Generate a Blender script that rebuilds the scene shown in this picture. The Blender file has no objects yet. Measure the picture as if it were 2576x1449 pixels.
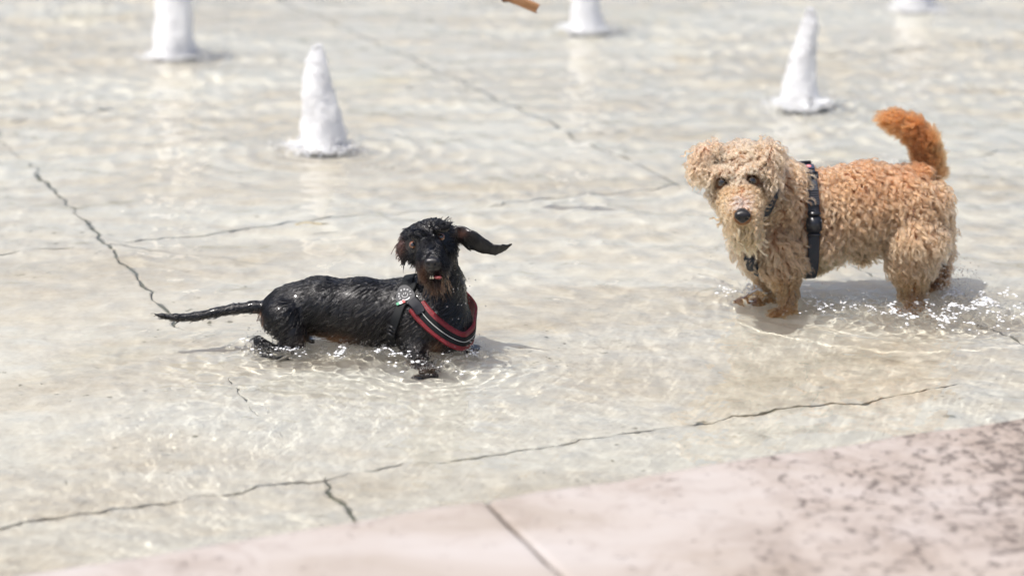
import bpy, bmesh, math, random
import numpy as np
from mathutils import Vector, Matrix
from mathutils.bvhtree import BVHTree
from mathutils.kdtree import KDTree

sc = bpy.context.scene
COL = sc.collection
random.seed(4)
RNG = np.random.default_rng(7)

# ------------------------------------------------------------------ camera, sky, sun, exposure
FPX, PITCH, CAMH = 5170.0, math.radians(16.7), 1.46
cam = bpy.data.cameras.new('camera')
cam_o = bpy.data.objects.new('camera', cam)
COL.objects.link(cam_o)
cam_o.location = (0, 0, CAMH)
cam_o.rotation_euler = (math.pi / 2 - PITCH, 0, 0)
cam.sensor_width = 36
cam.lens = 36 * FPX / 2576
cam.clip_start, cam.clip_end = 0.05, 5000
cam.dof.use_dof = True
cam.dof.focus_distance = 4.62
cam.dof.aperture_fstop = 1.9
sc.camera = cam_o

world = bpy.data.worlds.new('World')
sc.world = world
world.use_nodes = True
wnt = world.node_tree
sky = wnt.nodes.new('ShaderNodeTexSky')
sky.sky_type = 'NISHITA'
sky.sun_disc = False
SUN_EL, SUN_AZ = math.radians(68), math.radians(-120)     # azimuth from +Y towards +X
sky.sun_elevation, sky.sun_rotation = SUN_EL, SUN_AZ
sky.dust_density, sky.air_density, sky.ozone_density = 4.0, 0.7, 0.6
bg = wnt.nodes['Background']
wnt.links.new(sky.outputs[0], bg.inputs[0])
bg.inputs[1].default_value = 0.13

sun = bpy.data.lights.new('sun', 'SUN')
sun.energy, sun.angle, sun.color = 4.3, math.radians(0.5), (1, 0.97, 0.92)
sun.cycles.is_caustics_light = True
sun_o = bpy.data.objects.new('sun', sun)
COL.objects.link(sun_o)
sun_o.rotation_euler = Vector((math.sin(SUN_AZ) * math.cos(SUN_EL), math.cos(SUN_AZ) * math.cos(SUN_EL),
                               math.sin(SUN_EL))).to_track_quat('Z', 'Y').to_euler()
sc.view_settings.view_transform = 'Standard'
sc.view_settings.look = 'None'
sc.view_settings.exposure = 0.33
sc.view_settings.gamma = 1
sc.cycles.use_denoising = True
sc.cycles.max_bounces = 18
sc.cycles.volume_bounces = 16
sc.cycles.transmission_bounces = 8
sc.cycles.transparent_max_bounces = 12
sc.cycles.sample_clamp_indirect = 6

# ------------------------------------------------------------------ geometry helpers
CT, ST = math.cos(PITCH), math.sin(PITCH)


def ray(px, py):
    x, y = (px - 1288) / FPX, (724.5 - py) / FPX
    return np.array([x, CT + y * ST, -ST + y * CT])


def P(px, py, Y):
    """world point seen at photo pixel (px,py) at distance Y in front of the camera"""
    r = ray(px, py)
    return r * (Y / r[1]) + np.array([0, 0, CAMH])


def G(px, py, z=0.0):
    r = ray(px, py)
    return r * ((z - CAMH) / r[2]) + np.array([0, 0, CAMH])


def M_PX(Y):
    return Y / (CT * FPX) * 1.0


UV_U = np.array([0.926, 0.3775])
UV_V = np.array([-0.3775, 0.926])


def uv(u, v, z=0.0):
    p = u * UV_U + v * UV_V
    return np.array([p[0], p[1], z])


def mesh_np(name, v, faces, mat=None, smooth=True):
    me = bpy.data.meshes.new(name)
    v = np.asarray(v, dtype=np.float32)
    faces = np.asarray(faces, dtype=np.int32)
    n = faces.shape[1]
    me.vertices.add(len(v))
    me.vertices.foreach_set('co', v.ravel())
    me.loops.add(faces.size)
    me.loops.foreach_set('vertex_index', faces.ravel())
    me.polygons.add(len(faces))
    me.polygons.foreach_set('loop_start', np.arange(0, faces.size, n, dtype=np.int32))
    me.polygons.foreach_set('loop_total', np.full(len(faces), n, dtype=np.int32))
    me.update(calc_edges=True)
    me.polygons.foreach_set('use_smooth', np.full(len(faces), smooth, dtype=bool))
    if mat:
        me.materials.append(mat)
    return me


def link(name, me, parent=None, loc=(0, 0, 0)):
    o = bpy.data.objects.new(name, me)
    COL.objects.link(o)
    o.location = loc
    if parent is not None:
        o.parent = parent
    return o


def tag(o, label=None, cat=None, group=None, kind=None):
    if label: o['label'] = label
    if cat: o['category'] = cat
    if group: o['group'] = group
    if kind: o['kind'] = kind
    return o


def empty(name, loc):
    o = bpy.data.objects.new(name, None)
    COL.objects.link(o)
    o.location = loc
    o.empty_display_size = 0.05
    return o


def from_bm(name, bm, mat, smooth=False):
    me = bpy.data.meshes.new(name)
    bm.normal_update()
    bm.to_mesh(me)
    bm.free()
    me.polygons.foreach_set('use_smooth', np.full(len(me.polygons), smooth, dtype=bool))
    if mat: me.materials.append(mat)
    return me


# value noise in numpy
def vnoise(x, y, z=None, seed=0):
    z = np.zeros_like(x) if z is None else z
    xi, yi, zi = np.floor(x), np.floor(y), np.floor(z)
    fx, fy, fz = x - xi, y - yi, z - zi
    fx, fy, fz = [f * f * (3 - 2 * f) for f in (fx, fy, fz)]

    def h(a, b, c):
        n = (a.astype(np.int64) * 374761393 + b.astype(np.int64) * 668265263 + c.astype(np.int64) * 2147483647 + seed * 974711) & 0xffffffff
        n = ((n ^ (n >> 13)) * 1274126177) & 0xffffffff
        return ((n ^ (n >> 16)) & 0xffff) / 65535.0
    r = 0
    for dx in (0, 1):
        for dy in (0, 1):
            for dz in (0, 1):
                w = (fx if dx else 1 - fx) * (fy if dy else 1 - fy) * (fz if dz else 1 - fz)
                r = r + w * h(xi + dx, yi + dy, zi + dz)
    return r


# ------------------------------------------------------------------ materials
def new_mat(name):
    m = bpy.data.materials.new(name)
    m.use_nodes = True
    return m, m.node_tree, m.node_tree.nodes['Principled BSDF']


def simple(name, col, rough=0.5, spec=0.5, **kw):
    m, nt, b = new_mat(name)
    b.inputs['Base Color'].default_value = (*col, 1)
    b.inputs['Roughness'].default_value = rough
    b.inputs['Specular IOR Level'].default_value = spec
    for k, v in kw.items():
        b.inputs[k.replace('_', ' ')].default_value = v
    return m


def noise(nt, vec, scale, detail=5, rough=0.55, dist=0.0):
    n = nt.nodes.new('ShaderNodeTexNoise')
    n.inputs['Scale'].default_value = scale
    n.inputs['Detail'].default_value = detail
    n.inputs['Roughness'].default_value = rough
    n.inputs['Distortion'].default_value = dist
    nt.links.new(vec, n.inputs['Vector'])
    return n.outputs['Fac']


def ramp(nt, fac, stops):
    r = nt.nodes.new('ShaderNodeValToRGB')
    el = r.color_ramp.elements
    while len(el) < len(stops): el.new(0.5)
    for e, (p, c) in zip(el, stops):
        e.position = p
        e.color = (*c, 1) if len(c) == 3 else c
    nt.links.new(fac, r.inputs[0])
    return r.outputs[0]


def mixc(nt, fac, a, b, mode='MIX'):
    n = nt.nodes.new('ShaderNodeMix')
    n.data_type = 'RGBA'
    n.blend_type = mode
    for s, v in ((n.inputs[0], fac), (n.inputs[6], a), (n.inputs[7], b)):
        if isinstance(v, (int, float)): s.default_value = v
        elif isinstance(v, tuple): s.default_value = (*v, 1)
        else: nt.links.new(v, s)
    return n.outputs[2]


def mathn(nt, op, a, b=0.0):
    n = nt.nodes.new('ShaderNodeMath')
    n.operation = op
    for s, v in ((n.inputs[0], a), (n.inputs[1], b)):
        if isinstance(v, (int, float)): s.default_value = v
        else: nt.links.new(v, s)
    return n.outputs[0]


def bump(nt, b, h, strength, dist):
    n = nt.nodes.new('ShaderNodeBump')
    n.inputs['Strength'].default_value = strength
    n.inputs['Distance'].default_value = dist
    nt.links.new(h, n.inputs['Height'])
    nt.links.new(n.outputs[0], b.inputs['Normal'])


def world_vec(nt, scale=(1, 1, 1), rot=0.0):
    g = nt.nodes.new('ShaderNodeNewGeometry')
    mp = nt.nodes.new('ShaderNodeMapping')
    mp.inputs['Scale'].default_value = scale
    mp.inputs['Rotation'].default_value = (0, 0, rot)
    nt.links.new(g.outputs['Position'], mp.inputs['Vector'])
    return mp.outputs[0]


def stone_floor_mat():
    m, nt, b = new_mat('wet_travertine')
    UA = -math.atan2(0.3775, 0.926)
    v = world_vec(nt, (0.55, 1.6, 1), UA)
    v2 = world_vec(nt)
    oi = nt.nodes.new('ShaderNodeObjectInfo')
    big = noise(nt, v, 1.3, 6, 0.6, 1.2)
    col = ramp(nt, big, [(0.34, (0.42, 0.36, 0.275)), (0.45, (0.52, 0.47, 0.40)), (0.55, (0.59, 0.575, 0.535)), (0.68, (0.61, 0.61, 0.58))])
    mid = noise(nt, v, 6.0, 6, 0.65, 0.8)
    col = mixc(nt, 0.45, col, ramp(nt, mid, [(0.3, (0.46, 0.39, 0.305)), (0.5, (0.575, 0.545, 0.49)), (0.7, (0.66, 0.64, 0.60))]))
    fine = noise(nt, v2, 55, 4, 0.7)
    col = mixc(nt, 0.35, col, ramp(nt, fine, [(0.3, (0.42, 0.385, 0.33)), (0.55, (0.60, 0.575, 0.53))]), 'MULTIPLY') if False else mixc(nt, 0.18, col, ramp(nt, fine, [(0.3, (0.36, 0.32, 0.26)), (0.55, (0.66, 0.64, 0.6))]))
    # little dark pits and algae flecks
    pit = noise(nt, v2, 38, 3, 0.5)
    pm = ramp(nt, pit, [(0.66, (0, 0, 0)), (0.73, (1, 1, 1))])
    gate = ramp(nt, noise(nt, v2, 2.1, 3, 0.5), [(0.5, (0, 0, 0)), (0.62, (1, 1, 1))])
    col = mixc(nt, mathn(nt, 'MULTIPLY', pm, mathn(nt, 'MULTIPLY', gate, 0.9)), col, (0.16, 0.145, 0.10))
    alg = ramp(nt, noise(nt, v2, 0.9, 3, 0.5, 0.5), [(0.62, (0, 0, 0)), (0.76, (1, 1, 1))])
    col = mixc(nt, mathn(nt, 'MULTIPLY', alg, 0.32), col, (0.43, 0.40, 0.25))
    tint = mixc(nt, oi.outputs['Random'], (0.93, 0.92, 0.90), (1.0, 0.99, 0.97))
    col = mixc(nt, 1.0, col, tint, 'MULTIPLY')
    nt.links.new(col, b.inputs['Base Color'])
    b.inputs['Roughness'].default_value = 0.6
    bump(nt, b, mixc(nt, 0.5, mid, fine), 0.35, 0.004)
    return m


def coping_mat():
    m, nt, b = new_mat('pink_travertine')
    UA = -math.atan2(0.3775, 0.926)
    v = world_vec(nt, (0.6, 1.5, 1), UA)
    v2 = world_vec(nt)
    n1 = noise(nt, v, 3.0, 6, 0.6, 0.6)
    col = ramp(nt, n1, [(0.3, (0.30, 0.258, 0.222)), (0.48, (0.365, 0.325, 0.30)), (0.68, (0.40, 0.368, 0.354))])
    # pits gathered towards the damp worn corner
    sep = nt.nodes.new('ShaderNodeSeparateXYZ')
    nt.links.new(v2, sep.inputs[0])
    side = mathn(nt, 'MULTIPLY', mathn(nt, 'SUBTRACT', sep.outputs[0], 0.05), 1.0)
    mr = nt.nodes.new('ShaderNodeMapRange')
    nt.links.new(side, mr.inputs[0])
    mr.inputs[1].default_value, mr.inputs[2].default_value = 0.1, 0.95
    big = noise(nt, v2, 5.0, 4, 0.6)
    dens = mathn(nt, 'ADD', mathn(nt, 'MULTIPLY', mr.outputs[0], 0.38), mathn(nt, 'MULTIPLY', mathn(nt, 'SUBTRACT', big, 0.48), 0.65))
    pits = mathn(nt, 'ADD', noise(nt, v2, 44, 5, 0.7, 0.5), mathn(nt, 'MULTIPLY', dens, 0.50))
    pm = ramp(nt, pits, [(0.64, (0, 0, 0)), (0.76, (1, 1, 1))])
    blot = ramp(nt, mathn(nt, 'ADD', noise(nt, v2, 11, 6, 0.7, 0.8), mathn(nt, 'MULTIPLY', dens, 0.5)), [(0.52, (0, 0, 0)), (0.84, (1, 1, 1))])
    tan = ramp(nt, dens, [(0.02, (0, 0, 0)), (0.3, (1, 1, 1))])
    col = mixc(nt, mathn(nt, 'MULTIPLY', tan, 0.45), col, (0.30, 0.235, 0.19), 'MIX')
    col = mixc(nt, mathn(nt, 'MULTIPLY', blot, 0.55), col, (0.165, 0.125, 0.10), 'MIX')
    col = mixc(nt, mathn(nt, 'MULTIPLY', pm, 0.9), col, (0.085, 0.066, 0.058))
    nt.links.new(col, b.inputs['Base Color'])
    b.inputs['Roughness'].default_value = 0.75
    hgt = mathn(nt, 'SUBTRACT', mathn(nt, 'MULTIPLY', n1, 0.6), pm)
    bump(nt, b, hgt, 0.6, 0.004)
    return m


def water_mat():
    m, nt, b = new_mat('clear_water')
    b.inputs['Transmission Weight'].default_value = 1
    b.inputs['Roughness'].default_value = 0
    b.inputs['IOR'].default_value = 1.33
    b.inputs['Base Color'].default_value = (0.965, 1, 0.98, 1)
    return m


def foam_mat():
    m, nt, b = new_mat('aerated_water')
    b.inputs['Base Color'].default_value = (0.95, 0.95, 0.965, 1)
    b.inputs['Roughness'].default_value = 0.5
    b.inputs['Subsurface Weight'].default_value = 1.0
    b.inputs['Subsurface Radius'].default_value = (0.06, 0.06, 0.064)
    b.inputs['Subsurface Scale'].default_value = 1.0
    b.inputs['Subsurface Anisotropy'].default_value = 0.4
    v = world_vec(nt)
    bump(nt, b, noise(nt, v, 70, 3, 0.6), 0.25, 0.003)
    return m


def veil_mat():
    """fine spray hanging round the solid core of a jet"""
    m = bpy.data.materials.new('spray_veil')
    m.use_nodes = True
    nt = m.node_tree
    nt.nodes.remove(nt.nodes['Principled BSDF'])
    pv = nt.nodes.new('ShaderNodeVolumePrincipled')
    pv.inputs['Color'].default_value = (0.998, 0.998, 0.999, 1)
    pv.inputs['Anisotropy'].default_value = 0.3
    n1 = noise(nt, world_vec(nt), 34, 3, .6)
    nt.links.new(mathn(nt, 'MULTIPLY', ramp(nt, n1, [(.34, (.12, .12, .12)), (.62, (1, 1, 1))]), 72), pv.inputs['Density'])
    nt.links.new(pv.outputs[0], nt.nodes['Material Output'].inputs['Volume'])
    return m


M_FLOOR = stone_floor_mat()
M_COPING = coping_mat()
M_WATER = water_mat()
M_FOAM = foam_mat()
M_VEIL = veil_mat()
M_FROTH = simple('white_froth', (.86, .87, .89), .35, .5)
M_JOINT = simple('algae_grout', (0.17, 0.165, 0.115), 0.9)
M_DROP = simple('water_droplet', (1, 1, 1), 0.04, 0.5, Transmission_Weight=1.0, IOR=1.33)
M_PLAZA = simple('plaza_stone', (0.38, 0.36, 0.33), 0.8)
M_NOZZLE = simple('tarnished_bronze', (0.05, 0.055, 0.05), 0.5, 0.5, Metallic=0.4)

# ------------------------------------------------------------------ ground, basin floor, ledge
FLOOR_Z, RIM_Z, PLAZA_Z = -0.07, 0.12, -0.22
U0, U1, V0, V1 = -5.565, 11.655, 3.01, 14.96     # inside of the basin in the slab directions
SU = 1.87          # length of a coping stone
s = 900.0
pm_ = mesh_np('plaza', [(-s, -s, 0), (s, -s, 0), (s, s, 0), (-s, s, 0)], [(0, 1, 2, 3)], M_PLAZA, False)
tag(link('plaza', pm_, None, (0, 0, PLAZA_Z)), kind='structure')

bed = [uv(U0 - .3, V0 - .3), uv(U1 + .3, V0 - .3), uv(U1 + .3, V1 + .3), uv(U0 - .3, V1 + .3)]
BASIN = tag(link('basin_floor', mesh_np('basin_floor', bed, [(0, 1, 2, 3)], M_JOINT, False), None, (0, 0, FLOOR_Z - 0.014)), kind='structure')
BASIN.cycles.is_caustics_receiver = True


def wob(t, seed):
    t = np.asarray(t, float)
    return (vnoise(t * 3, t * 0 + seed * 7.3, seed=seed) - .5) * 0.035 + (vnoise(t * 17, t * 0 + seed * 3.1, seed=seed) - .5) * 0.024 \
        + (vnoise(t * 70, t * 0 + seed * 1.7, seed=seed + 5) - .5) * 0.008


SILT = {(1, 'u'): [(2.8, 0), (3.3, .10), (3.50, .12), (3.58, -.5), (3.9, -.5), (4.0, -.12), (4.2, -.2), (4.45, -.5), (4.6, .12), (5.3, .12), (5.48, .42), (5.62, .12), (5.8, .0), (6.1, .14), (6.6, 0)],
        (2, 'u'): [(5.3, .02), (5.7, .10), (6.3, .18), (7.4, .22), (8.0, .14), (9, .14)],
        (1, 'v'): [(.4, .16), (1.0, .12), (1.1, -.10), (1.6, -.06), (1.75, .04), (2.05, .06), (2.12, .12), (2.5, .05), (2.7, -.3)],
        (3, 'v'): [(3.4, -.1), (4.3, .0), (4.5, .24), (4.9, .10), (5.1, .24), (5.5, .1), (6, -.05)],
        (2, 'v'): [(.5, .02), (1.0, .05), (1.35, .12), (1.65, .10), (1.9, -.03), (2.2, .06), (2.4, .18), (2.7, .05), (3.4, .10), (4.2, .14)]}


def half_gap(t, seed):
    t = np.asarray(t, float)
    key = (seed - 31, 'u') if seed < 60 else (seed - 61, 'v')
    bias = np.interp(t, *zip(*SILT[key])) if key in SILT else -.03
    n = bias + .2 + vnoise(t * 6, t * 0 + 4.1 * seed, seed=seed + 11) * .30 + vnoise(t * 30, t * 0 + seed, seed=seed + 3) * .5
    return np.clip((n - 0.42) * 0.0125, 0.00005, 0.0052)


def line_u(k, v):
    return 1.02 + (k - 1) * 1.73 - .028 * (np.asarray(v) - 4.7)


def line_v(k):
    return [1.8, 3.54, 5.375, 7.065][k] if k < 4 else 7.065 + (k - 3) * 1.73


def slab(i, j):
    """one floor slab; an edge shared by two slabs uses one wandering line, pulled apart by the joint"""
    N = 90
    t = np.linspace(0, 1, N)

    def vline(k, tt, side):
        vv = line_v(j) + tt * (line_v(j + 1) - line_v(j))
        g_ = half_gap(vv, 31 + k)
        return np.stack([line_u(k, vv) + wob(vv, 31 + k) + side * g_, vv, g_], 1)

    def hline(k, tt, side):
        v0 = line_v(k)
        ua, ub = line_u(i, v0), line_u(i + 1, v0)
        uu = ua + tt * (ub - ua)
        g_ = half_gap(uu, 61 + k)
        return np.stack([uu, v0 + wob(uu, 61 + k) + side * g_, g_], 1)
    a, bq, c, d = hline(j, t, +1), vline(i + 1, t, -1), hline(j + 1, t[::-1], -1), vline(i, t[::-1], +1)
    ring = []
    for seg, pre in ((a, d), (bq, a), (c, bq), (d, c)):
        cu = seg[0, 0] if seg is bq or seg is d else pre[-1, 0]
        cv = seg[0, 1] if seg is a or seg is c else pre[-1, 1]
        ring.append(np.array([[cu, cv, max(seg[0, 2], pre[-1, 2])]]))
        ring.append(seg[1:-1])
    ring = np.concatenate(ring)
    gap = np.clip((ring[:, 2] - .0004) / .0014, 0, 1)
    ring = ring[:, :2].copy()
    ring[:, 0] = np.clip(ring[:, 0], U0 - .02, U1 + .02)
    ring[:, 1] = np.clip(ring[:, 1], V0 - .02, V1 + .02)
    if np.ptp(ring[:, 0]) < .05 or np.ptp(ring[:, 1]) < .05: return
    cen = ring.mean(0)
    n = len(ring)

    def w(p, z):
        return np.concatenate([p[:, :1] * UV_U + p[:, 1:] * UV_V, np.full((len(p), 1), z)], 1)
    dirn = cen - ring
    dirn /= np.linalg.norm(dirn, axis=1, keepdims=True)
    inner = ring + dirn * 0.005
    dz = ((i * 37 + j * 61) % 5 - 2) * 0.00025
    edge_ = w(ring, dz)
    edge_[:, 2] -= .0032 * gap
    v = np.concatenate([w(ring, -0.02), edge_, w(inner, dz), w(cen[None], dz)])
    v[:, 2] += 0.014
    k = np.arange(n)
    kn = (k + 1) % n
    q = np.concatenate([np.stack([k, kn, kn + n, k + n], 1), np.stack([k + n, kn + n, kn + 2 * n, k + 2 * n], 1)])
    tri = np.stack([k + 2 * n, kn + 2 * n, np.full(n, 3 * n)], 1)
    me = bpy.data.meshes.new('slab')
    me.from_pydata([tuple(x) for x in v], [], [tuple(x) for x in q] + [tuple(x) for x in tri])
    me.materials.append(M_FLOOR)
    o = link('slab', me, BASIN)
    o.cycles.is_caustics_receiver = True


for i in range(-3, 8):
    for j in range(0, 8):
        slab(i, j)

# raised stone ledge all round the basin
LEDGE = tag(link('basin_ledge', None), kind='structure')


def coping(u0, u1, v0, v1, seed):
    """one block: worn top grid with rounded, chipped edges"""
    nu, nv = 40, 20
    U = np.linspace(u0, u1, nu)
    V = np.linspace(v0, v1, nv)
    # extra rows near the edges for the rounding
    U = np.unique(np.concatenate([U, u0 + np.array([.002, .006, .013, .022]), u1 - np.array([.002, .006, .013, .022])]))
    V = np.unique(np.concatenate([V, v0 + np.array([.003, .008, .016, .03]), v1 - np.array([.003, .008, .016, .03])]))
    X, Y = np.meshgrid(U, V)
    ex = np.minimum(X - u0, u1 - X)
    ey = np.minimum(Y - v0, v1 - Y)

    def rnd(e, r):
        e = np.clip(e, 0, r)
        return r - np.sqrt(np.maximum(r * r - (r - e) ** 2, 0))
    Z = RIM_Z - rnd(ex, .006 + .01 * vnoise(Y * 20, Y * 0 + seed, seed=seed)) - rnd(ey, .014 + .012 * vnoise(X * 14, X * 0 + seed, seed=seed + 1))
    Z += (vnoise(X * 9, Y * 9, seed=seed + 2) - .5) * 0.004 + (vnoise(X * 45, Y * 45, seed=seed + 3) - .5) * 0.0018
    Y2 = Y + ((Y - (v0 + v1) / 2) / (v1 - v0) * 2) ** 9 * (vnoise(X * 7, X * 0, seed=seed + 4) - .5) * 0.012
    W = np.stack([X * UV_U[0] + Y2 * UV_V[0], X * UV_U[1] + Y2 * UV_V[1], Z], -1).reshape(-1, 3)
    ny, nx = X.shape
    idx = np.arange(nx * ny).reshape(ny, nx)
    q = np.stack([idx[:-1, :-1], idx[:-1, 1:], idx[1:, 1:], idx[1:, :-1]], -1).reshape(-1, 4)
    b = np.concatenate([idx[0, :-1], idx[:-1, -1], idx[-1, :0:-1], idx[:0:-1, 0]])
    low = W[b].copy()
    low[:, 2] = PLAZA_Z - 0.002
    n0, nb = len(W), len(b)
    k = np.arange(nb)
    kn = (k + 1) % nb
    q2 = np.stack([b[kn], b[k], n0 + k, n0 + kn], 1)
    me = mesh_np('coping_stone', np.concatenate([W, low]), np.concatenate([q, q2]), M_COPING, True)
    return link('coping_stone', me, LEDGE)


g = 0.003
mort = bmesh.new()
for k in range(-3, 6):
    for va, vb in ((2.275, 3.004), (V1 + .006, V1 + .734)):
        c4 = [uv(1.175 + k * SU + du, v_) for du, v_ in ((-.012, va), (.012, va), (.012, vb), (-.012, vb))]
        top = [mort.verts.new((p[0], p[1], RIM_Z - .010)) for p in c4]
        mort.faces.new(top)
link('mortar', from_bm('mortar', mort, simple('dark_mortar', (.05, .038, .03), .9)), LEDGE)
for k in range(-4, 6):
    coping(1.175 + k * SU + g, 1.175 + (k + 1) * SU - g, 2.27, 3.01, 10 + k)
    coping(1.175 + k * SU + g, 1.175 + (k + 1) * SU - g, V1, V1 + .74, 40 + k)
for k in range(6):
    v0 = V0 + k * (V1 - V0) / 6
    for (a, b2, sd) in ((1.175 - 4 * SU, 1.175 - 4 * SU + .74, 70), (1.175 + 6 * SU - .74, 1.175 + 6 * SU, 80)):
        coping(a, b2, v0 + g, v0 + (V1 - V0) / 6 - g, sd + k)

# ------------------------------------------------------------------ water surface
DOG1_LEGS = [(-0.19, 4.27, .065), (-0.09, 4.34, .06), (-0.28, 4.33, .065), (-0.39, 4.35, .065), (-0.50, 4.36, .065), (-0.575, 4.40, .05)]
DOG2_LEGS = [(0.62, 4.78, .08), (0.72, 4.72, .09), (0.85, 4.68, .10), (0.97, 4.67, .11), (1.07, 4.75, .08), (1.13, 4.62, .09)]
JETS = [(1.80, 7.96), (1.86, 6.185), (3.55, 7.88), (3.62, 6.185), (5.16, 7.84)]      # in slab directions
JET_XY = [uv(a, b)[:2] for a, b in JETS]
wr = np.random.default_rng(3)
WAVES = []
for lam, amp, n in ((.55, .0032, 8), (.24, .0019, 14), (.11, .00074, 22), (.05, .00014, 26), (.024, .000055, 26)):
    for k in range(n):
        l = lam * wr.uniform(.68, 1.45)
        a = wr.uniform(0, 2 * math.pi)
        WAVES.append((2 * math.pi / l * math.cos(a), 2 * math.pi / l * math.sin(a), wr.uniform(0, 6.28), amp * wr.uniform(.4, 1.2) * .62, lam))
CHOP = []
for k in range(26):
    l = wr.uniform(.014, .06)
    a = wr.uniform(0, 2 * math.pi)
    CHOP.append((2 * math.pi / l * math.cos(a), 2 * math.pi / l * math.sin(a), wr.uniform(0, 6.28), l * 0.028 * wr.uniform(.5, 1.2)))


def water_z(X, Y):
    Z = np.zeros_like(X)
    calm = .55 + .9 * vnoise(X * 1.1 + 5, Y * 1.1, seed=2)
    calm2 = .35 + 1.3 * vnoise(X * 1.7 + 9, Y * 1.7, seed=8)
    wx = X + (vnoise(X * 2.2, Y * 2.2, seed=4) - .5) * .12
    wy = Y + (vnoise(X * 2.2 + 30, Y * 2.2, seed=5) - .5) * .12
    far = np.clip((Y - 4.6) / 2.5, 0, 1)
    for kx, ky, p, a, lam in WAVES:
        m = calm if lam > .1 else calm2
        g = (0.42 + .75 * far) if lam > .2 else ((0.75 + .5 * far) if lam > .08 else (1.05 - .5 * far))
        Z += a * g * m * np.sin(kx * wx + ky * wy + p)
    mask = np.zeros_like(X)
    for (cx, cy, sg) in DOG1_LEGS + DOG2_LEGS:
        r = np.hypot(X - cx, (Y - cy) * 1.25)
        mask = np.maximum(mask, np.exp(-(r / sg) ** 2))
        Z += 0.0013 * np.exp(-r / .13) * np.sin(r * 2 * math.pi / .040 + cx * 40 + 5 * vnoise(X * 9, Y * 9, seed=21)) * np.clip(r / .03, 0, 1)
    sel = mask > .02
    if sel.any():
        xs, ys, c = X[sel], Y[sel], 0
        for kx, ky, p, a in CHOP:
            c = c + a * np.sin(kx * xs + ky * ys + p)
        Z[sel] += mask[sel] * .008 * vnoise(xs * 20, ys * 24, seed=31) + 1.5 * mask[sel] * c * (0.4 + 1.3 * vnoise(xs * 14, ys * 14, seed=9))
    # bow wave running out to the left of the pale dog's front leg
    t = np.clip((0.645 - X) / 0.20, 0, 1)
    line = 4.79 + 0.27 * t + .03 * np.sin(X * 40)
    on = ((X < .645) & (X > .44)).astype(float)
    Z += on * .012 * (1 - t) ** .6 * np.clip(t / .06, 0, 1) * np.exp(-((Y - line) / .016) ** 2) * (.5 + vnoise(X * 50, Y * 50, seed=17))
    # wave arc in front of the pale dog
    r = np.hypot(X - .95, (Y - 4.95) * 1.0)
    Z += .0045 * np.exp(-((r - .52) / .02) ** 2) * np.clip((4.75 - Y) / .15, 0, 1) - .0035 * np.exp(-((r - .47) / .03) ** 2) * np.clip((4.75 - Y) / .15, 0, 1)
    for (cx, cy) in JET_XY:
        r = np.hypot(X - cx, Y - cy)
        Z += .0045 * np.exp(-r / .28) * np.sin(r * 2 * math.pi / .085) * np.clip(r / .06, 0, 1)
    return Z


def build_water():
    vr = [V0]
    while vr[-1] < V1:
        vr.append(vr[-1] + .00175 * max(vr[-1], 3.0) * (1 + max(0, vr[-1] - 8.5) * .8))
    vr[-1] = V1
    V = np.array(vr)
    sl = np.linspace(.408 - .335, .408 + .37, 900)
    tl = np.linspace(0, 1, 14)[:-1] ** .6
    rows = []
    for v in V:
        mid = sl * v
        left = U0 + (mid[0] - U0) * tl
        right = (U1 + (mid[-1] - U1) * tl)[::-1]
        rows.append(np.concatenate([left, mid, right]))
    Ug = np.array(rows)
    Vg = np.repeat(V[:, None], Ug.shape[1], 1)
    X = Ug * UV_U[0] + Vg * UV_V[0]
    Y = Ug * UV_U[1] + Vg * UV_V[1]
    Z = water_z(X, Y)
    ny, nx = X.shape
    idx = np.arange(nx * ny).reshape(ny, nx)
    q = np.stack([idx[:-1, :-1], idx[:-1, 1:], idx[1:, 1:], idx[1:, :-1]], -1).reshape(-1, 4)
    o = link('water', mesh_np('water', np.stack([X, Y, Z], -1).reshape(-1, 3), q, M_WATER))
    tag(o, kind='structure')
    o.cycles.is_caustics_caster = True
    return o


WATER = build_water()

# ------------------------------------------------------------------ droplets as joined tiny balls
_b = bmesh.new()
bmesh.ops.create_icosphere(_b, subdivisions=1, radius=1)
ICO_V = np.array([v.co[:] for v in _b.verts])
ICO_F = np.array([[v.index for v in f.verts] for f in _b.faces])
_b.free()


def drops_mesh(name, pts, rad, mat, stretch=None):
    pts = np.asarray(pts, float)
    rad = np.asarray(rad, float)
    sc3 = np.ones((len(pts), 3)) if stretch is None else stretch
    v = pts[:, None, :] + ICO_V[None] * (rad[:, None] * sc3)[:, None, :]
    f = ICO_F[None] + (np.arange(len(pts)) * len(ICO_V))[:, None, None]
    return mesh_np(name, v.reshape(-1, 3), f.reshape(-1, 3), mat)


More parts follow.
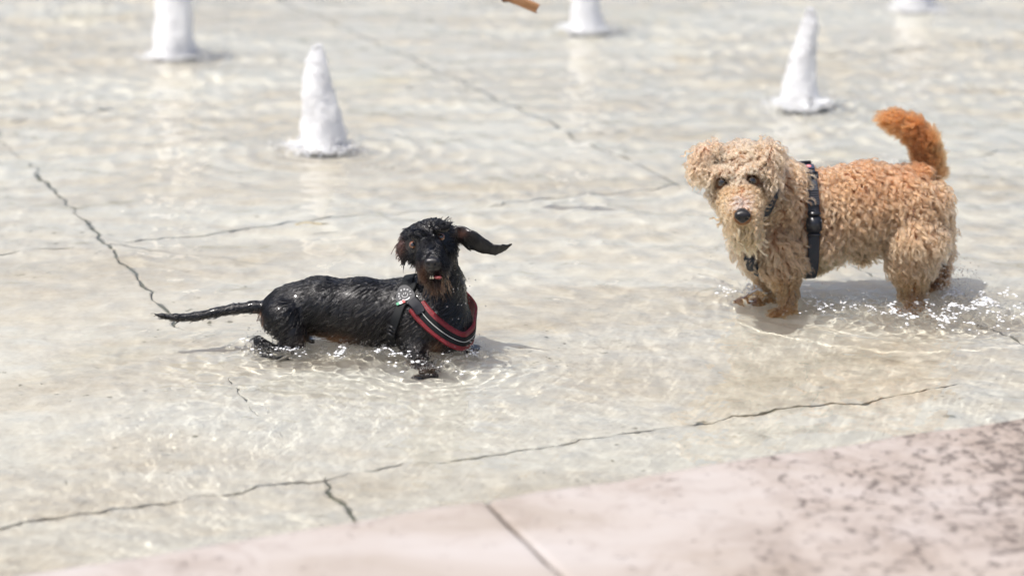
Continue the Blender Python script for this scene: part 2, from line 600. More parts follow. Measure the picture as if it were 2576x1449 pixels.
# ------------------------------------------------------------------ fountain jets
def jet(k, h, r0, r1, lean, label, tip=1.0):
    rg = np.random.default_rng(100 + k)
    cx, cy = JET_XY[k]
    root = tag(empty('fountain_jet', (cx, cy, FLOOR_Z)), label, 'fountain jet', 'fountain jets in a grid across the basin')
    base = -FLOOR_Z
    # frothy column: lumpy, flame-shaped
    na, nz = 48, 60
    A = np.linspace(0, 2 * math.pi, na, endpoint=False)
    T = np.linspace(0, 1, nz)
    aa, tt = np.meshgrid(A, T)
    prof = (r0 * (1 - tt) + r1 * tt) * np.sqrt(np.clip(1 - tt ** tip, 0, 1)) * (1 - .10 * np.sin(tt * 3.1))
    lump = 1 + .34 * (vnoise(np.cos(aa) * 1.6 + 7 * k, np.sin(aa) * 1.6, tt * 4.5, seed=k) - .5) + .26 * (vnoise(np.cos(aa) * 4 + k, np.sin(aa) * 4, tt * 11, seed=k + 1) - .5) \
        + .10 * (vnoise(np.cos(aa) * 9 + k, np.sin(aa) * 9, tt * 26, seed=k + 2) - .5)
    R = prof * lump
    X = R * np.cos(aa) + lean * tt ** 1.4 + .010 * np.sin(tt * 5 + k)
    Yv = R * np.sin(aa)
    Z = base - .02 + tt * (h + .02) + .02 * tt * (vnoise(np.cos(aa) * 3, np.sin(aa) * 3 + k, tt * 0, seed=k + 4) - .5)
    v = np.stack([X, Yv, Z], -1).reshape(-1, 3)
    idx = np.arange(na * nz).reshape(nz, na)
    nxt = np.roll(idx, -1, 1)
    q = np.stack([idx[:-1], nxt[:-1], nxt[1:], idx[1:]], -1).reshape(-1, 4)
    core = v.copy()
    ax = lean * T ** 1.4 + .010 * np.sin(T * 5 + k)
    core = core.reshape(nz, na, 3)
    core[..., 0] = ax[:, None] + (core[..., 0] - ax[:, None]) * .52
    core[..., 1] *= .52
    core[..., 2] = base - .02 + (core[..., 2] - base + .02) * .90
    link('water_column', mesh_np('water_column', core.reshape(-1, 3), q, M_FOAM), root)
    veil = v.reshape(nz, na, 3).copy()
    veil[..., 0] = ax[:, None] + (veil[..., 0] - ax[:, None]) * 1.22
    veil[..., 1] *= 1.22
    veil[..., 2] = np.maximum(veil[..., 2], base + .004)
    cap0, cap1 = np.array([[ax[0], 0, base + .004]]), np.array([[ax[-1], 0, veil[-1, 0, 2]]])
    vv = np.concatenate([veil.reshape(-1, 3), cap0])
    lo = [(idx[0, (i + 1) % na], idx[0, i], na * nz) for i in range(na)]
    me = bpy.data.meshes.new('spray_veil')
    me.from_pydata([tuple(p) for p in vv], [], [tuple(f) for f in q] + lo)
    me.materials.append(M_VEIL)
    tag(link('spray_veil', me, root), kind='stuff')
    # loose froth clinging to the column and flying off it
    n = 2200
    t = rg.uniform(0, 1, n) ** .9
    a = rg.uniform(0, 6.283, n)
    pr = (r0 * (1 - t) + r1 * t) * np.sqrt(np.clip(1 - t ** tip, 0.03, 1)) * (1 - .10 * np.sin(t * 3.1))
    rr = pr * rg.uniform(.50, 1.04, n) + np.abs(rg.normal(0, .0045, n))
    pts = np.stack([rr * np.cos(a) + lean * t ** 1.4 + .010 * np.sin(t * 5 + k), rr * np.sin(a), base + t * h * 1.02], 1)
    rad = rg.uniform(.0009, .0036, n) * (1.15 - .45 * t)
    st = np.stack([np.ones(n), np.ones(n), rg.uniform(1.0, 2.4, n)], 1)
    tag(link('froth', drops_mesh('froth', pts, rad, M_FOAM, st), root), kind='stuff')
    # foam apron spreading on the water round the foot
    na, nr = 150, 46
    A = np.linspace(0, 2 * math.pi, na, endpoint=False)
    Rr = np.linspace(0, 1, nr)
    aa, rr2 = np.meshgrid(A, Rr)
    R = rr2 * .24 * (r0 / .064)
    bx, by = R * np.cos(aa), R * np.sin(aa)
    Z = base + water_z(bx + cx, by + cy) + .006 + .030 * np.exp(-(R / .075) ** 2) + (vnoise(bx * 60, by * 60 + k, seed=k + 5) - .4) * .012 * np.exp(-(R / .12) ** 2)
    v = np.stack([bx, by, Z], -1).reshape(-1, 3)
    idx = np.arange(na * nr).reshape(nr, na)
    nxt = np.roll(idx, -1, 1)
    q = np.stack([idx[:-1], nxt[:-1], nxt[1:], idx[1:]], -1).reshape(-1, 4)
    pat = .55 * vnoise(bx * 26 + k, by * 26, seed=k + 7) + .30 * vnoise(bx * 70, by * 70 + k, seed=k + 8) + .15 * vnoise(bx * 160, by * 160 + k, seed=k + 9)
    keep = (pat > .36 + 9 * np.clip(R - .058, 0, 1) / (r0 / .064))[:-1].ravel()
    link('foam_apron', mesh_np('foam_apron', v, q[keep], M_FOAM), root)
    n = 1500
    a = rg.uniform(0, 6.283, n)
    rr = (.045 + np.abs(rg.normal(0, .042, n)) * (.6 + .8 * vnoise(np.cos(a) * 2.2 + k, np.sin(a) * 2.2, seed=k + 40))) * (r0 / .064)
    bx, by = rr * np.cos(a), rr * np.sin(a) * .9
    pts = np.stack([bx, by, base + water_z(bx + cx, by + cy) + .002 + np.abs(rg.normal(0, .018, n)) * np.exp(-rr * 9)], 1)
    st = np.stack([rg.uniform(1, 2.4, n), rg.uniform(.8, 1.5, n), rg.uniform(.35, .8, n)], 1)
    tag(link('loose_foam', drops_mesh('loose_foam', pts, rg.uniform(.0016, .0058, n) * np.exp(-rr * 5), M_FROTH, st), root), kind='stuff')
    n = 420
    a = rg.uniform(0, 6.283, n)
    rr = np.abs(rg.normal(.0, .13, n)) + .04
    pts = np.stack([rr * np.cos(a), rr * np.sin(a), base + np.abs(rg.normal(0, .03, n)) * np.exp(-rr * 3) + .004], 1)
    tag(link('spray', drops_mesh('spray', pts, rg.uniform(.0012, .0042, n), M_DROP), root), kind='stuff')
    # bronze nozzle collar on the basin floor
    bm = bmesh.new()
    pr = [(.03, 0), (.065, 0), (.078, .010), (.078, .034), (.070, .044), (.04, .044), (.03, .034)]
    vs = [[bm.verts.new((r * math.cos(2 * math.pi * i / 36), r * math.sin(2 * math.pi * i / 36), z)) for i in range(36)] for r, z in pr]
    for j in range(len(pr) - 1):
        for i in range(36):
            bm.faces.new((vs[j][i], vs[j][(i + 1) % 36], vs[j + 1][(i + 1) % 36], vs[j + 1][i]))
    link('nozzle', from_bm('nozzle', bm, M_NOZZLE, True), root, (0.012, 0, 0.0005))
    return root


jet(0, .62, .072, .06, -.01, 'tall broad white fountain jet cut off by the top of the picture at left', 3)
jet(1, .325, .066, .060, .004, 'white flame-shaped fountain jet behind the black dog, nearest of the jets', 1.7)
jet(2, .50, .062, .045, .0, 'white fountain jet straight behind the hanging stick, its top out of view', 3)
jet(3, .335, .064, .024, .008, 'slender tapering white fountain jet rising behind the pale curly dog\'s head', 7)
jet(4, .40, .075, .05, .0, 'farthest fountain jet, only its foaming foot seen behind the curly tail', 3)

# ------------------------------------------------------------------ stick in the air
def make_stick():
    m, nt, b = new_mat('split_wood')
    tc = nt.nodes.new('ShaderNodeTexCoord')
    mp = nt.nodes.new('ShaderNodeMapping')
    mp.inputs['Scale'].default_value = (6, 60, 60)
    nt.links.new(tc.outputs['Object'], mp.inputs[0])
    g = noise(nt, mp.outputs[0], 1.5, 5, .6)
    col = ramp(nt, g, [(.3, (.115, .05, .02)), (.5, (.25, .12, .045)), (.72, (.38, .22, .12))])
    nt.links.new(col, b.inputs['Base Color'])
    b.inputs['Roughness'].default_value = .55
    bump(nt, b, g, .6, .002)
    Y = 5.6
    a, e = P(1150, -52, Y), P(1352, 20, Y - .03)
    L = np.linalg.norm(e - a)
    n = 40
    sec = [(-.5, -.35), (-.42, .38), (-.1, .5), (.3, .46), (.5, .1), (.46, -.3), (.1, -.5), (-.25, -.48)]
    vs = []
    for i in range(n + 1):
        t = i / n
        for k, (sy, sz) in enumerate(sec):
            w = .032 * (1 - .12 * t) * (1 + .25 * (float(vnoise(np.array([t * 6.]), np.array([k * 2.1]), seed=3)[0]) - .5))
            end = (.006 * math.sin(k * 2.4) if i == n else 0)
            vs.append((t * L + end, sy * w * 0.9, sz * w * 0.95 + .004 * math.sin(t * 4)))
    f = []
    m8 = len(sec)
    for i in range(n):
        for k in range(m8):
            f.append((i * m8 + k, i * m8 + (k + 1) % m8, (i + 1) * m8 + (k + 1) % m8, (i + 1) * m8 + k))
    f.append(tuple(range(m8))[::-1])
    f.append(tuple(n * m8 + k for k in range(m8)))
    # a little splinter standing off the underside
    b0 = len(vs)
    q = .55 * L
    vs += [(q, -.004, -.010), (q, .004, -.010), (q + .03, 0, -.0105), (q + .012, 0, -.0185)]
    f += [(b0, b0 + 2, b0 + 3), (b0 + 1, b0 + 3, b0 + 2), (b0, b0 + 3, b0 + 1), (b0, b0 + 1, b0 + 2)]
    me = bpy.data.meshes.new('stick')
    me.from_pydata(vs, [], f)
    me.materials.append(m)
    o = link('stick', me, None, a)
    dirv = Vector(e - a).normalized()
    o.rotation_euler = dirv.to_track_quat('X', 'Z').to_euler()
    tag(o, 'rough brown broken stick in the air above the water at the top edge', 'stick')


make_stick()

# ------------------------------------------------------------------ one continuous body from a blended distance field
class Field:
    def __init__(self, lo, hi, h):
        self.lo, self.h = np.array(lo, float), h
        self.n = np.ceil((np.array(hi) - self.lo) / h).astype(int) + 1
        self.F = np.full(self.n, 0.05, np.float32)

    def _win(self, lo, hi):
        a = np.clip(np.floor((lo - self.lo) / self.h).astype(int), 0, self.n - 1)
        b = np.clip(np.ceil((hi - self.lo) / self.h).astype(int) + 1, 1, self.n)
        sl = tuple(slice(x, y) for x, y in zip(a, b))
        ax = [self.lo[i] + self.h * np.arange(a[i], b[i], dtype=np.float32) for i in range(3)]
        return sl, np.meshgrid(*ax, indexing='ij')

    def cone(self, a, ra, b, rb, k=.012, flat=None, sub=False):
        """tapered capsule from a to b; flat=(direction, factor) thins it along a direction"""
        a, b = np.array(a, float), np.array(b, float)
        pad = max(ra, rb) + k + .014
        sl, (X, Y, Z) = self._win(np.minimum(a, b) - pad, np.maximum(a, b) + pad)
        px, py, pz = X - a[0], Y - a[1], Z - a[2]
        ba = b - a
        sc_ = 1.0
        if flat is not None:
            dn = np.array(flat[0], float)
            dn /= np.linalg.norm(dn)
            w = px * dn[0] + py * dn[1] + pz * dn[2]
            e = (1 / flat[1] - 1)
            px, py, pz = px + w * e * dn[0], py + w * e * dn[1], pz + w * e * dn[2]
            ba = ba + ba.dot(dn) * e * dn
            sc_ = flat[1] ** .6
        L = max(ba.dot(ba), 1e-12)
        t = np.clip((px * ba[0] + py * ba[1] + pz * ba[2]) / L, 0, 1)
        d = np.sqrt((px - t * ba[0]) ** 2 + (py - t * ba[1]) ** 2 + (pz - t * ba[2]) ** 2) - (ra + (rb - ra) * t)
        d = (d * sc_).astype(np.float32)
        f = self.F[sl]
        if sub:
            d = -d
            hh = np.maximum(k - np.abs(f - d), 0) / k
            self.F[sl] = np.maximum(f, d) + hh * hh * k * .25
        else:
            hh = np.maximum(k - np.abs(f - d), 0) / k
            self.F[sl] = np.minimum(f, d) - hh * hh * k * .25

    def ball(self, c, r, k=.012, flat=None, sub=False):
        self.cone(c, r, np.array(c) + 1e-5, r, k, flat, sub)

    def mesh(self, smooth=1):
        F = self.F
        n = F.shape
        ins = F < 0
        c = np.zeros((n[0] - 1, n[1] - 1, n[2] - 1), np.int8)
        for dx in (0, 1):
            for dy in (0, 1):
                for dz in (0, 1):
                    c += ins[dx:n[0] - 1 + dx, dy:n[1] - 1 + dy, dz:n[2] - 1 + dz]
        act = (c > 0) & (c < 8)
        I = np.argwhere(act)
        vid = np.full(c.shape, -1, np.int32)
        vid[act] = np.arange(len(I))
        acc = np.zeros((len(I), 3))
        cnt = np.zeros(len(I))
        cor = [(x, y, z) for x in (0, 1) for y in (0, 1) for z in (0, 1)]
        for ia, A in enumerate(cor):
            for B in cor[ia + 1:]:
                if sum(abs(p - q) for p, q in zip(A, B)) != 1: continue
                fa = F[I[:, 0] + A[0], I[:, 1] + A[1], I[:, 2] + A[2]]
                fb = F[I[:, 0] + B[0], I[:, 1] + B[1], I[:, 2] + B[2]]
                m = (fa < 0) != (fb < 0)
                t = np.where(m, fa / np.where(m, fa - fb, 1), 0)
                p = np.array(A)[None] + t[:, None] * (np.array(B) - np.array(A))[None]
                acc[m] += p[m]
                cnt[m] += 1
        V = self.lo + self.h * (I + acc / cnt[:, None])
        Q = []
        for ax in range(3):
            o = [0, 0, 0]
            o[ax] = 1
            a = ins[:n[0] - o[0], :n[1] - o[1], :n[2] - o[2]]
            b = ins[o[0]:, o[1]:, o[2]:]
            u, w = [(1, 2), (2, 0), (0, 1)][ax]
            E = np.argwhere(a != b)
            ok = (E[:, u] > 0) & (E[:, w] > 0) & (E[:, u] < n[u] - 1) & (E[:, w] < n[w] - 1)
            E = E[ok]
            fl = a[E[:, 0], E[:, 1], E[:, 2]]

            def at(du, dw):
                e = E.copy()
                e[:, u] += du
                e[:, w] += dw
                return vid[e[:, 0], e[:, 1], e[:, 2]]
            q = np.stack([at(-1, -1), at(0, -1), at(0, 0), at(-1, 0)], 1)
            q[~fl] = q[~fl][:, ::-1]
            Q.append(q)
        Q = np.concatenate(Q)
        for _ in range(smooth):
            s_ = np.zeros_like(V)
            k_ = np.zeros(len(V))
            for i in range(4):
                np.add.at(s_, Q[:, i], V[Q[:, (i + 1) % 4]])
                np.add.at(k_, Q[:, i], 1)
                np.add.at(s_, Q[:, i], V[Q[:, (i + 3) % 4]])
                np.add.at(k_, Q[:, i], 1)
            V = V * .4 + .6 * s_ / np.maximum(k_, 1)[:, None]
        nrm = np.zeros_like(V)
        fn = np.cross(V[Q[:, 2]] - V[Q[:, 0]], V[Q[:, 3]] - V[Q[:, 1]])
        for i in range(4): np.add.at(nrm, Q[:, i], fn)
        nrm /= np.maximum(np.linalg.norm(nrm, axis=1, keepdims=True), 1e-12)
        return V, Q, nrm


def sample(V, Q, N, n, rg, weight=None):
    a, b, c, d = V[Q[:, 0]], V[Q[:, 1]], V[Q[:, 2]], V[Q[:, 3]]
    area = np.linalg.norm(np.cross(c - a, d - b), axis=1)
    if weight is not None: area = area * weight((a + c) * .5)
    f = rg.choice(len(Q), n, p=area / area.sum())
    s_, t = rg.uniform(size=(n, 1)), rg.uniform(size=(n, 1))
    bl = lambda A: (A[Q[f, 0]] * (1 - s_) + A[Q[f, 1]] * s_) * (1 - t) + (A[Q[f, 3]] * (1 - s_) + A[Q[f, 2]] * s_) * t
    p, nn = bl(V), bl(N)
    return p, nn / np.linalg.norm(nn, axis=1, keepdims=True)


def unit(v):
    return v / np.maximum(np.linalg.norm(v, axis=-1, keepdims=True), 1e-9)


def nearest(guides, pts):
    kd = KDTree(len(guides))
    for i, p in enumerate(guides): kd.insert(p, i)
    kd.balance()
    return np.array([kd.find(p)[1] for p in pts])


def guide_paths(root, nrm, flow, length, lift, K, rc, turns, rg, sag=0.0, lay=1.0):
    """curled guide strands: leave the skin, bend into the flow, wind as a helix"""
    n = len(root)
    t = np.linspace(0, 1, K)
    fl = unit(flow - (flow * nrm).sum(1, keepdims=True) * nrm)
    step = length / (K - 1)
    p = root.copy()
    out = [p.copy()]
    for k in range(1, K):
        w = t[k]
        lf = lift * (1 - w * lay)
        d = unit(fl + nrm * np.asarray(lf)[:, None] + np.array([0, 0, -1.0]) * sag * w)
        p = p + d * step[:, None]
        out.append(p.copy())
    path = np.stack(out, 1)
    side = unit(np.cross(fl, nrm))
    up = nrm
    ph = rg.uniform(0, 6.283, (n, 1))
    hand = np.where(rg.uniform(size=(n, 1)) < .5, -1, 1)
    ang = hand * 6.283 * turns[:, None] * t[None] + ph
    env = np.clip(t / .25, 0, 1)[None] * rc[:, None]
    off = (np.cos(ang) * env)[..., None] * side[:, None] + ((np.sin(ang) + .6) * env)[..., None] * up[:, None]
    return path + off


def fur_object(name, parent, paths, rad0, rad1, tint, mat, origin):
    n, K, _ = paths.shape
    cu = bpy.data.hair_curves.new(name)
    cu.add_curves([K] * n)
    cu.points.foreach_set('position', (paths - np.asarray(origin)).astype(np.float32).ravel())
    t = np.linspace(0, 1, K)
    rad = (rad0 + (rad1 - rad0) * t)[None] * np.ones((n, 1))
    at = cu.attributes.get('radius') or cu.attributes.new('radius', 'FLOAT', 'POINT')
    at.data.foreach_set('value', rad.astype(np.float32).ravel())
    at = cu.attributes.new('tint', 'FLOAT_COLOR', 'CURVE')
    at.data.foreach_set('color', np.concatenate([tint, np.ones((n, 1))], 1).astype(np.float32).ravel())
    cu.materials.append(mat)
    return link(name, cu, parent)


def clump(gp, groot, croot, gi, c, rg, wild):
    K = gp.shape[1]
    t = np.linspace(0, 1, K)
    d = croot - groot[gi]
    cc = np.asarray(c)
    ramp_ = (1 - np.minimum(t * 1.5, 1)[None] * cc[:, None])
    path = gp[gi] + d[:, None] * ramp_[..., None]
    path = path + (rg.normal(0, 1, (len(gi), 1, 3)) * (t ** 1.3)[None, :, None] + rg.normal(0, .25, (len(gi), K, 3)) * (t > .1)[None, :, None]) * wild
    cut = rg.uniform(.75, 1.0, len(gi))        # uneven strand lengths
    return croot[:, None] + (path - croot[:, None]) * 1.0 if cut is None else path


def color_attr(me, cols):
    at = me.color_attributes.new('tint', 'FLOAT_COLOR', 'POINT')
    at.data.foreach_set('color', np.concatenate([cols, np.ones((len(cols), 1))], 1).astype(np.float32).ravel())


def coat_mat(name, rough, spec, coat=0.0, bump_scale=None, scale_col=1.0):
    m, nt, b = new_mat(name)
    a = nt.nodes.new('ShaderNodeAttribute')
    a.attribute_name = 'tint'
    nt.links.new(a.outputs['Color'], b.inputs['Base Color'])
    b.inputs['Roughness'].default_value = rough
    b.inputs['Specular IOR Level'].default_value = spec
    b.inputs['Coat Weight'].default_value = coat
    b.inputs['Coat Roughness'].default_value = 0.12
    if bump_scale:
        v = world_vec(nt, bump_scale)
        bump(nt, b, noise(nt, v, 1, 4, .6, .3), .7, .006)
    return m


def hair_mat(name, rough, radial, coat, ior=1.55):
    m = bpy.data.materials.new(name)
    m.use_nodes = True
    nt = m.node_tree
    nt.nodes.remove(nt.nodes['Principled BSDF'])
    h = nt.nodes.new('ShaderNodeBsdfHairPrincipled')
    h.parametrization = 'COLOR'
    a = nt.nodes.new('ShaderNodeAttribute')
    a.attribute_name = 'tint'
    nt.links.new(a.outputs['Color'], h.inputs['Color'])
    h.inputs['Roughness'].default_value = rough
    h.inputs['Radial Roughness'].default_value = radial
    h.inputs['Coat'].default_value = coat
    h.inputs['IOR'].default_value = ior
    nt.links.new(h.outputs[0], nt.nodes['Material Output'].inputs['Surface'])
    return m


def eye_mesh(r, look, iris_col, name):
    """eyeball, pole turned to the gaze; pupil, iris and dark rim by ring"""
    bm = bmesh.new()
    bmesh.ops.create_uvsphere(bm, u_segments=32, v_segments=24, radius=r)
    rot = Vector(look).normalized().to_track_quat('Z', 'Y').to_matrix()
    for f in bm.faces:
        th = math.degrees(f.calc_center_median().angle(Vector((0, 0, 1))))
        f.material_index = 0 if th < 27 else (1 if th < 62 else 2)
    bm.transform(rot.to_4x4())
    me = from_bm('eye', bm, None, True)
    for m in (M_PUPIL, simple('iris', iris_col, .08, .8, Coat_Weight=1.0), M_RIM): me.materials.append(m)
    return me


M_PUPIL = simple('pupil', (.004, .004, .005), .05, .8, Coat_Weight=1.0)
M_RIM = simple('eye_rim', (.02, .013, .01), .1, .6, Coat_Weight=1.0)
M_NOSE = None


def nose_mat():
    m, nt, b = new_mat('wet_nose')
    b.inputs['Base Color'].default_value = (.012, .011, .012, 1)
    b.inputs['Roughness'].default_value = .32
    bump(nt, b, noise(nt, world_vec(nt), 700, 2, .5), .35, .001)
    return m


M_NOSE = nose_mat()


def nose_mesh(c, r, fwd, origin):
    """nose pad with two nostrils; c centre, r half width, fwd facing direction"""
    c = np.array(c)
    f = unit(np.array(fwd, float))
    rt = unit(np.cross(f, [0, 0, 1]))
    up = np.cross(rt, f)
    F_ = Field(c - r * 1.9, c + r * 1.9, r / 11)
    F_.cone(c - rt * r * .45 + up * r * .12, r * .52, c + rt * r * .45 + up * r * .12, r * .52, r * .3)
    F_.ball(c - up * r * .35, r * .45, r * .4)
    F_.ball(c - f * r * .5 + up * r * .1, r * .75, r * .4)
    for s_ in (-1, 1):
        q = c + f * r * .42 + rt * s_ * r * .42 - up * r * .06
        F_.cone(q, r * .17, q + rt * s_ * r * .34 - up * r * .18, r * .09, r * .1, sub=True)
    F_.cone(c + f * r * .55 - up * r * .1, r * .045, c + f * r * .5 - up * r * .75, r * .05, r * .06, sub=True)
    V, Q, N = F_.mesh(1)
    return mesh_np('nose', V - origin, Q, M_NOSE)

def proj(V):
    """photo pixel under each world point (used to look up coat colours and painted sheen on the surface)"""
    d = V - np.array([0, 0, CAMH])
    f = d[:, 1] * CT - d[:, 2] * ST
    u = d[:, 1] * ST + d[:, 2] * CT
    return 1288 + FPX * d[:, 0] / f, 724.5 - FPX * u / f


def spot(x, y, cx, cy, rx, ry=None):
    ry = ry or rx
    return np.exp(-((x - cx) / rx) ** 2 - ((y - cy) / ry) ** 2)[:, None]


def lerp(a, b, w):
    return a * (1 - w) + np.array(b) * w


def bvh_of(V, Q):
    return BVHTree.FromPolygons([tuple(p) for p in V], [tuple(int(i) for i in q) for q in Q])


def hit(bv, px, py):
    r = ray(px, py)
    loc, nrm, _, _ = bv.ray_cast(Vector((0, 0, CAMH)), Vector(r).normalized())
    return (None, None) if loc is None else (np.array(loc), np.array(nrm))


def ribbon(name, pts, nrms, width, thick, mat, closed=False, taper=None, edge_round=True):
    """strap of real thickness following pts, its broad face turned along nrms"""
    pts, nrms = np.asarray(pts, float), unit(np.asarray(nrms, float))
    n = len(pts)
    tang = np.roll(pts, -1, 0) - np.roll(pts, 1, 0) if closed else np.gradient(pts, axis=0)
    tang = unit(tang)
    wid = unit(np.cross(nrms, tang))
    nn = unit(np.cross(tang, wid))
    W = (width * (np.ones(n) if taper is None else np.asarray(taper)))[:, None] / 2
    prof = [(-1, 0), (-1, .55), (-.86, 1), (.86, 1), (1, .55), (1, 0)]
    rings = [pts + wid * W * a + nn * thick * b for a, b in prof]
    m = len(prof)
    v = np.stack(rings, 1).reshape(-1, 3)
    f = []
    for i in range(n if closed else n - 1):
        j = (i + 1) % n
        for k in range(m):
            k2 = (k + 1) % m
            f.append((i * m + k, i * m + k2, j * m + k2, j * m + k))
    if not closed:
        f.append(tuple(range(m)))
        f.append(tuple((n - 1) * m + k for k in range(m))[::-1])
    me = bpy.data.meshes.new(name)
    me.from_pydata([tuple(p) for p in v], [], f)
    me.materials.append(mat)
    return me


def spline(pts, n, closed=False):
    """Catmull-Rom through pts"""
    pts = np.asarray(pts, float)
    m = len(pts)
    segs = m if closed else m - 1
    out = []
    for q in np.linspace(0, segs, n, endpoint=not closed):
        i = min(int(q), segs - 1)
        t = q - i
        g = (lambda k: pts[k % m]) if closed else (lambda k: pts[min(max(k, 0), m - 1)])
        a, b, c, d = g(i - 1), g(i), g(i + 1), g(i + 2)
        out.append(.5 * (2 * b + (c - a) * t + (2 * a - 5 * b + 4 * c - d) * t * t + (3 * b - a - 3 * c + d) * t ** 3))
    return np.array(out)


def box_on(bm, c, x, y, z, sx, sy, sz, bev=.0):
    """oriented box added to a bmesh"""
    r = bmesh.ops.create_cube(bm, size=1)
    M = Matrix((Vector(x) * sx, Vector(y) * sy, Vector(z) * sz)).transposed().to_4x4()
    M.translation = Vector(c)
    bmesh.ops.transform(bm, matrix=M, verts=r['verts'])
    if bev:
        ed = list({e for v in r['verts'] for e in v.link_edges})
        bmesh.ops.bevel(bm, geom=ed, offset=bev, segments=2, affect='EDGES')


# ================================================================== the black wire-haired dog
def deeper(d0, d1, x0=1900, x1=2300):
    """picture-point lookup for a dog standing d0..d1 metres farther back across its length"""
    def f(px, py, Y):
        return P(px, py, Y + d0 + (d1 - d0) * min(max((px - x0) / (x1 - x0), 0), 1))
    return f


def black_dog():
    rg = np.random.default_rng(21)
    P = deeper(.055, .055)
    R = .000882
    base = G(930, 905) + np.array([0, .05, FLOOR_Z])
    B = Field(P(380, 960, 4.5) * [1, 0, 0] + [0, 4.15, FLOOR_Z - .008], P(1296, 960, 4.5) * [1, 0, 0] + [.02, 4.64, .42], .0034)

    def c(a, ra, b, rb, k=.016, **kw):
        B.cone(P(*a), ra * R, P(*b), rb * R, k, **kw)
    # trunk
    c((1025, 788, 4.40), 80, (910, 777, 4.41), 76, .02)
    c((910, 777, 4.41), 76, (805, 768, 4.41), 70, .02)
    c((805, 768, 4.41), 70, (728, 777, 4.41), 60, .02)
    c((740, 775, 4.41), 58, (692, 784, 4.41), 38, .02)
    c((870, 800, 4.40), 60, (1040, 822, 4.39), 62, .03)
    # tail
    tl = [((680, 776, 4.41), 21), ((640, 772, 4.405), 15), ((590, 777, 4.40), 13), ((543, 786, 4.39), 12), ((490, 797, 4.38), 11), ((443, 799, 4.37), 9.5), ((408, 795, 4.365), 6), ((388, 790, 4.36), 2.5)]
    for (a, ra), (b2, rb) in zip(tl, tl[1:]): c(a, ra, b2, rb, .006)
    # near hind leg: thigh, knee, shank back to the hock, paw on the floor
    c((712, 800, 4.36), 50, (738, 846, 4.345), 33, .016)
    c((738, 846, 4.345), 33, (748, 872, 4.335), 19, .008)
    c((748, 874, 4.335), 17, (690, 882, 4.345), 14, .006)
    c((690, 882, 4.345), 14, (650, 856, 4.36), 12, .004)
    hp = G(672, 930, FLOOR_Z + .018) * [1, 0, 1] + [0, 4.395, 0]
    B.cone(P(650, 856, 4.36), 12 * R, hp, 13 * R, .006)
    B.cone(hp, 14 * R, hp + [.035, -.01, -.003], 14 * R, .008)
    # far hind leg
    c((735, 815, 4.455), 46, (765, 868, 4.455), 22, .016)
    B.cone(P(765, 868, 4.455), 20 * R, P(725, 885, 4.47), 13 * R, .008)
    fp = G(745, 905, FLOOR_Z + .016) * [1, 0, 1] + [0, 4.515, 0]
    B.cone(P(725, 885, 4.47), 13 * R, fp, 13 * R, .006)
    B.cone(fp, 14 * R, fp + [.03, -.01, -.002], 14 * R, .008)
    # fore chest, shoulder, front legs
    c((1060, 795, 4.385), 78, (1110, 812, 4.365), 68, .025)
    c((1105, 830, 4.36), 62, (1132, 846, 4.345), 50, .02)
    c((1022, 806, 4.35), 46, (1045, 872, 4.325), 32, .02)
    c((1045, 872, 4.325), 30, (1058, 915, 4.275), 23, .010)
    wp = P(1068, 938, 4.235)
    B.cone(P(1058, 915, 4.275), 23 * R, wp, 21 * R, .008)
    pw = np.array([wp[0] + .004, wp[1] - .008, FLOOR_Z + .02])
    B.cone(wp, 21 * R, pw, 22 * R, .008)
    for q in (-1.4, -.5, .5, 1.4):
        B.cone(pw + [q * .009, -.004, -.003], 9 * R, pw + [q * .011 + .003, -.024 + abs(q) * .003, -.008], 8 * R, .004)
    c((1062, 846, 4.375), 46, (1128, 866, 4.36), 36, .02)
    c((960, 830, 4.40), 44, (1060, 850, 4.39), 46, .03)
    c((1128, 850, 4.43), 36, (1150, 890, 4.43), 24, .016)
    fw = G(1165, 915, FLOOR_Z + .02) * [1, 0, 1] + [0, 4.465, 0]
    B.cone(P(1150, 890, 4.43), 24 * R, fw, 19 * R, .008)
    B.cone(fw, 20 * R, fw + [.025, -.012, -.003], 18 * R, .008)
    # neck
    c((1112, 800, 4.385), 68, (1112, 720, 4.385), 54, .03)
    c((1112, 720, 4.385), 54, (1098, 640, 4.375), 46, .02)
    c((1060, 740, 4.42), 46, (1010, 745, 4.42), 40, .03)
    # head
    c((1062, 604, 4.37), 45, (1102, 599, 4.37), 45, .012)
    c((1080, 590, 4.39), 36, (1088, 580, 4.37), 30, .012)
    c((1052, 640, 4.355), 30, (1122, 630, 4.355), 32, .014)           # cheeks
    c((1080, 620, 4.335), 36, (1087, 655, 4.255), 28, .012)           # bridge and muzzle
    c((1087, 655, 4.255), 28, (1088, 667, 4.235), 24, .008)
    c((1070, 668, 4.275), 22, (1074, 684, 4.245), 17, .012)           # lips
    c((1110, 664, 4.275), 22, (1108, 682, 4.245), 17, .012)
    c((1090, 668, 4.32), 34, (1097, 708, 4.25), 17, .012)             # lower jaw
    c((1046, 594, 4.325), 13, (1062, 592, 4.318), 10, .012)           # brows
    c((1100, 577, 4.322), 12, (1120, 573, 4.325), 12, .012)
    B.cone(P(1088, 692, 4.218), 9 * R, P(1112, 688, 4.222), 8 * R, .004, sub=True)
    B.cone(P(1094, 693, 4.24), 8 * R, P(1106, 692, 4.24), 8 * R, .004, sub=True)
    for ex, ey in ((1039, 617), (1110, 597)):
        B.ball(P(ex, ey, 4.298), 13 * R, .010, sub=True)
    # the ear blown out to the side, and the hanging one
    fl = dict(flat=((.12, 1, .25), .26))
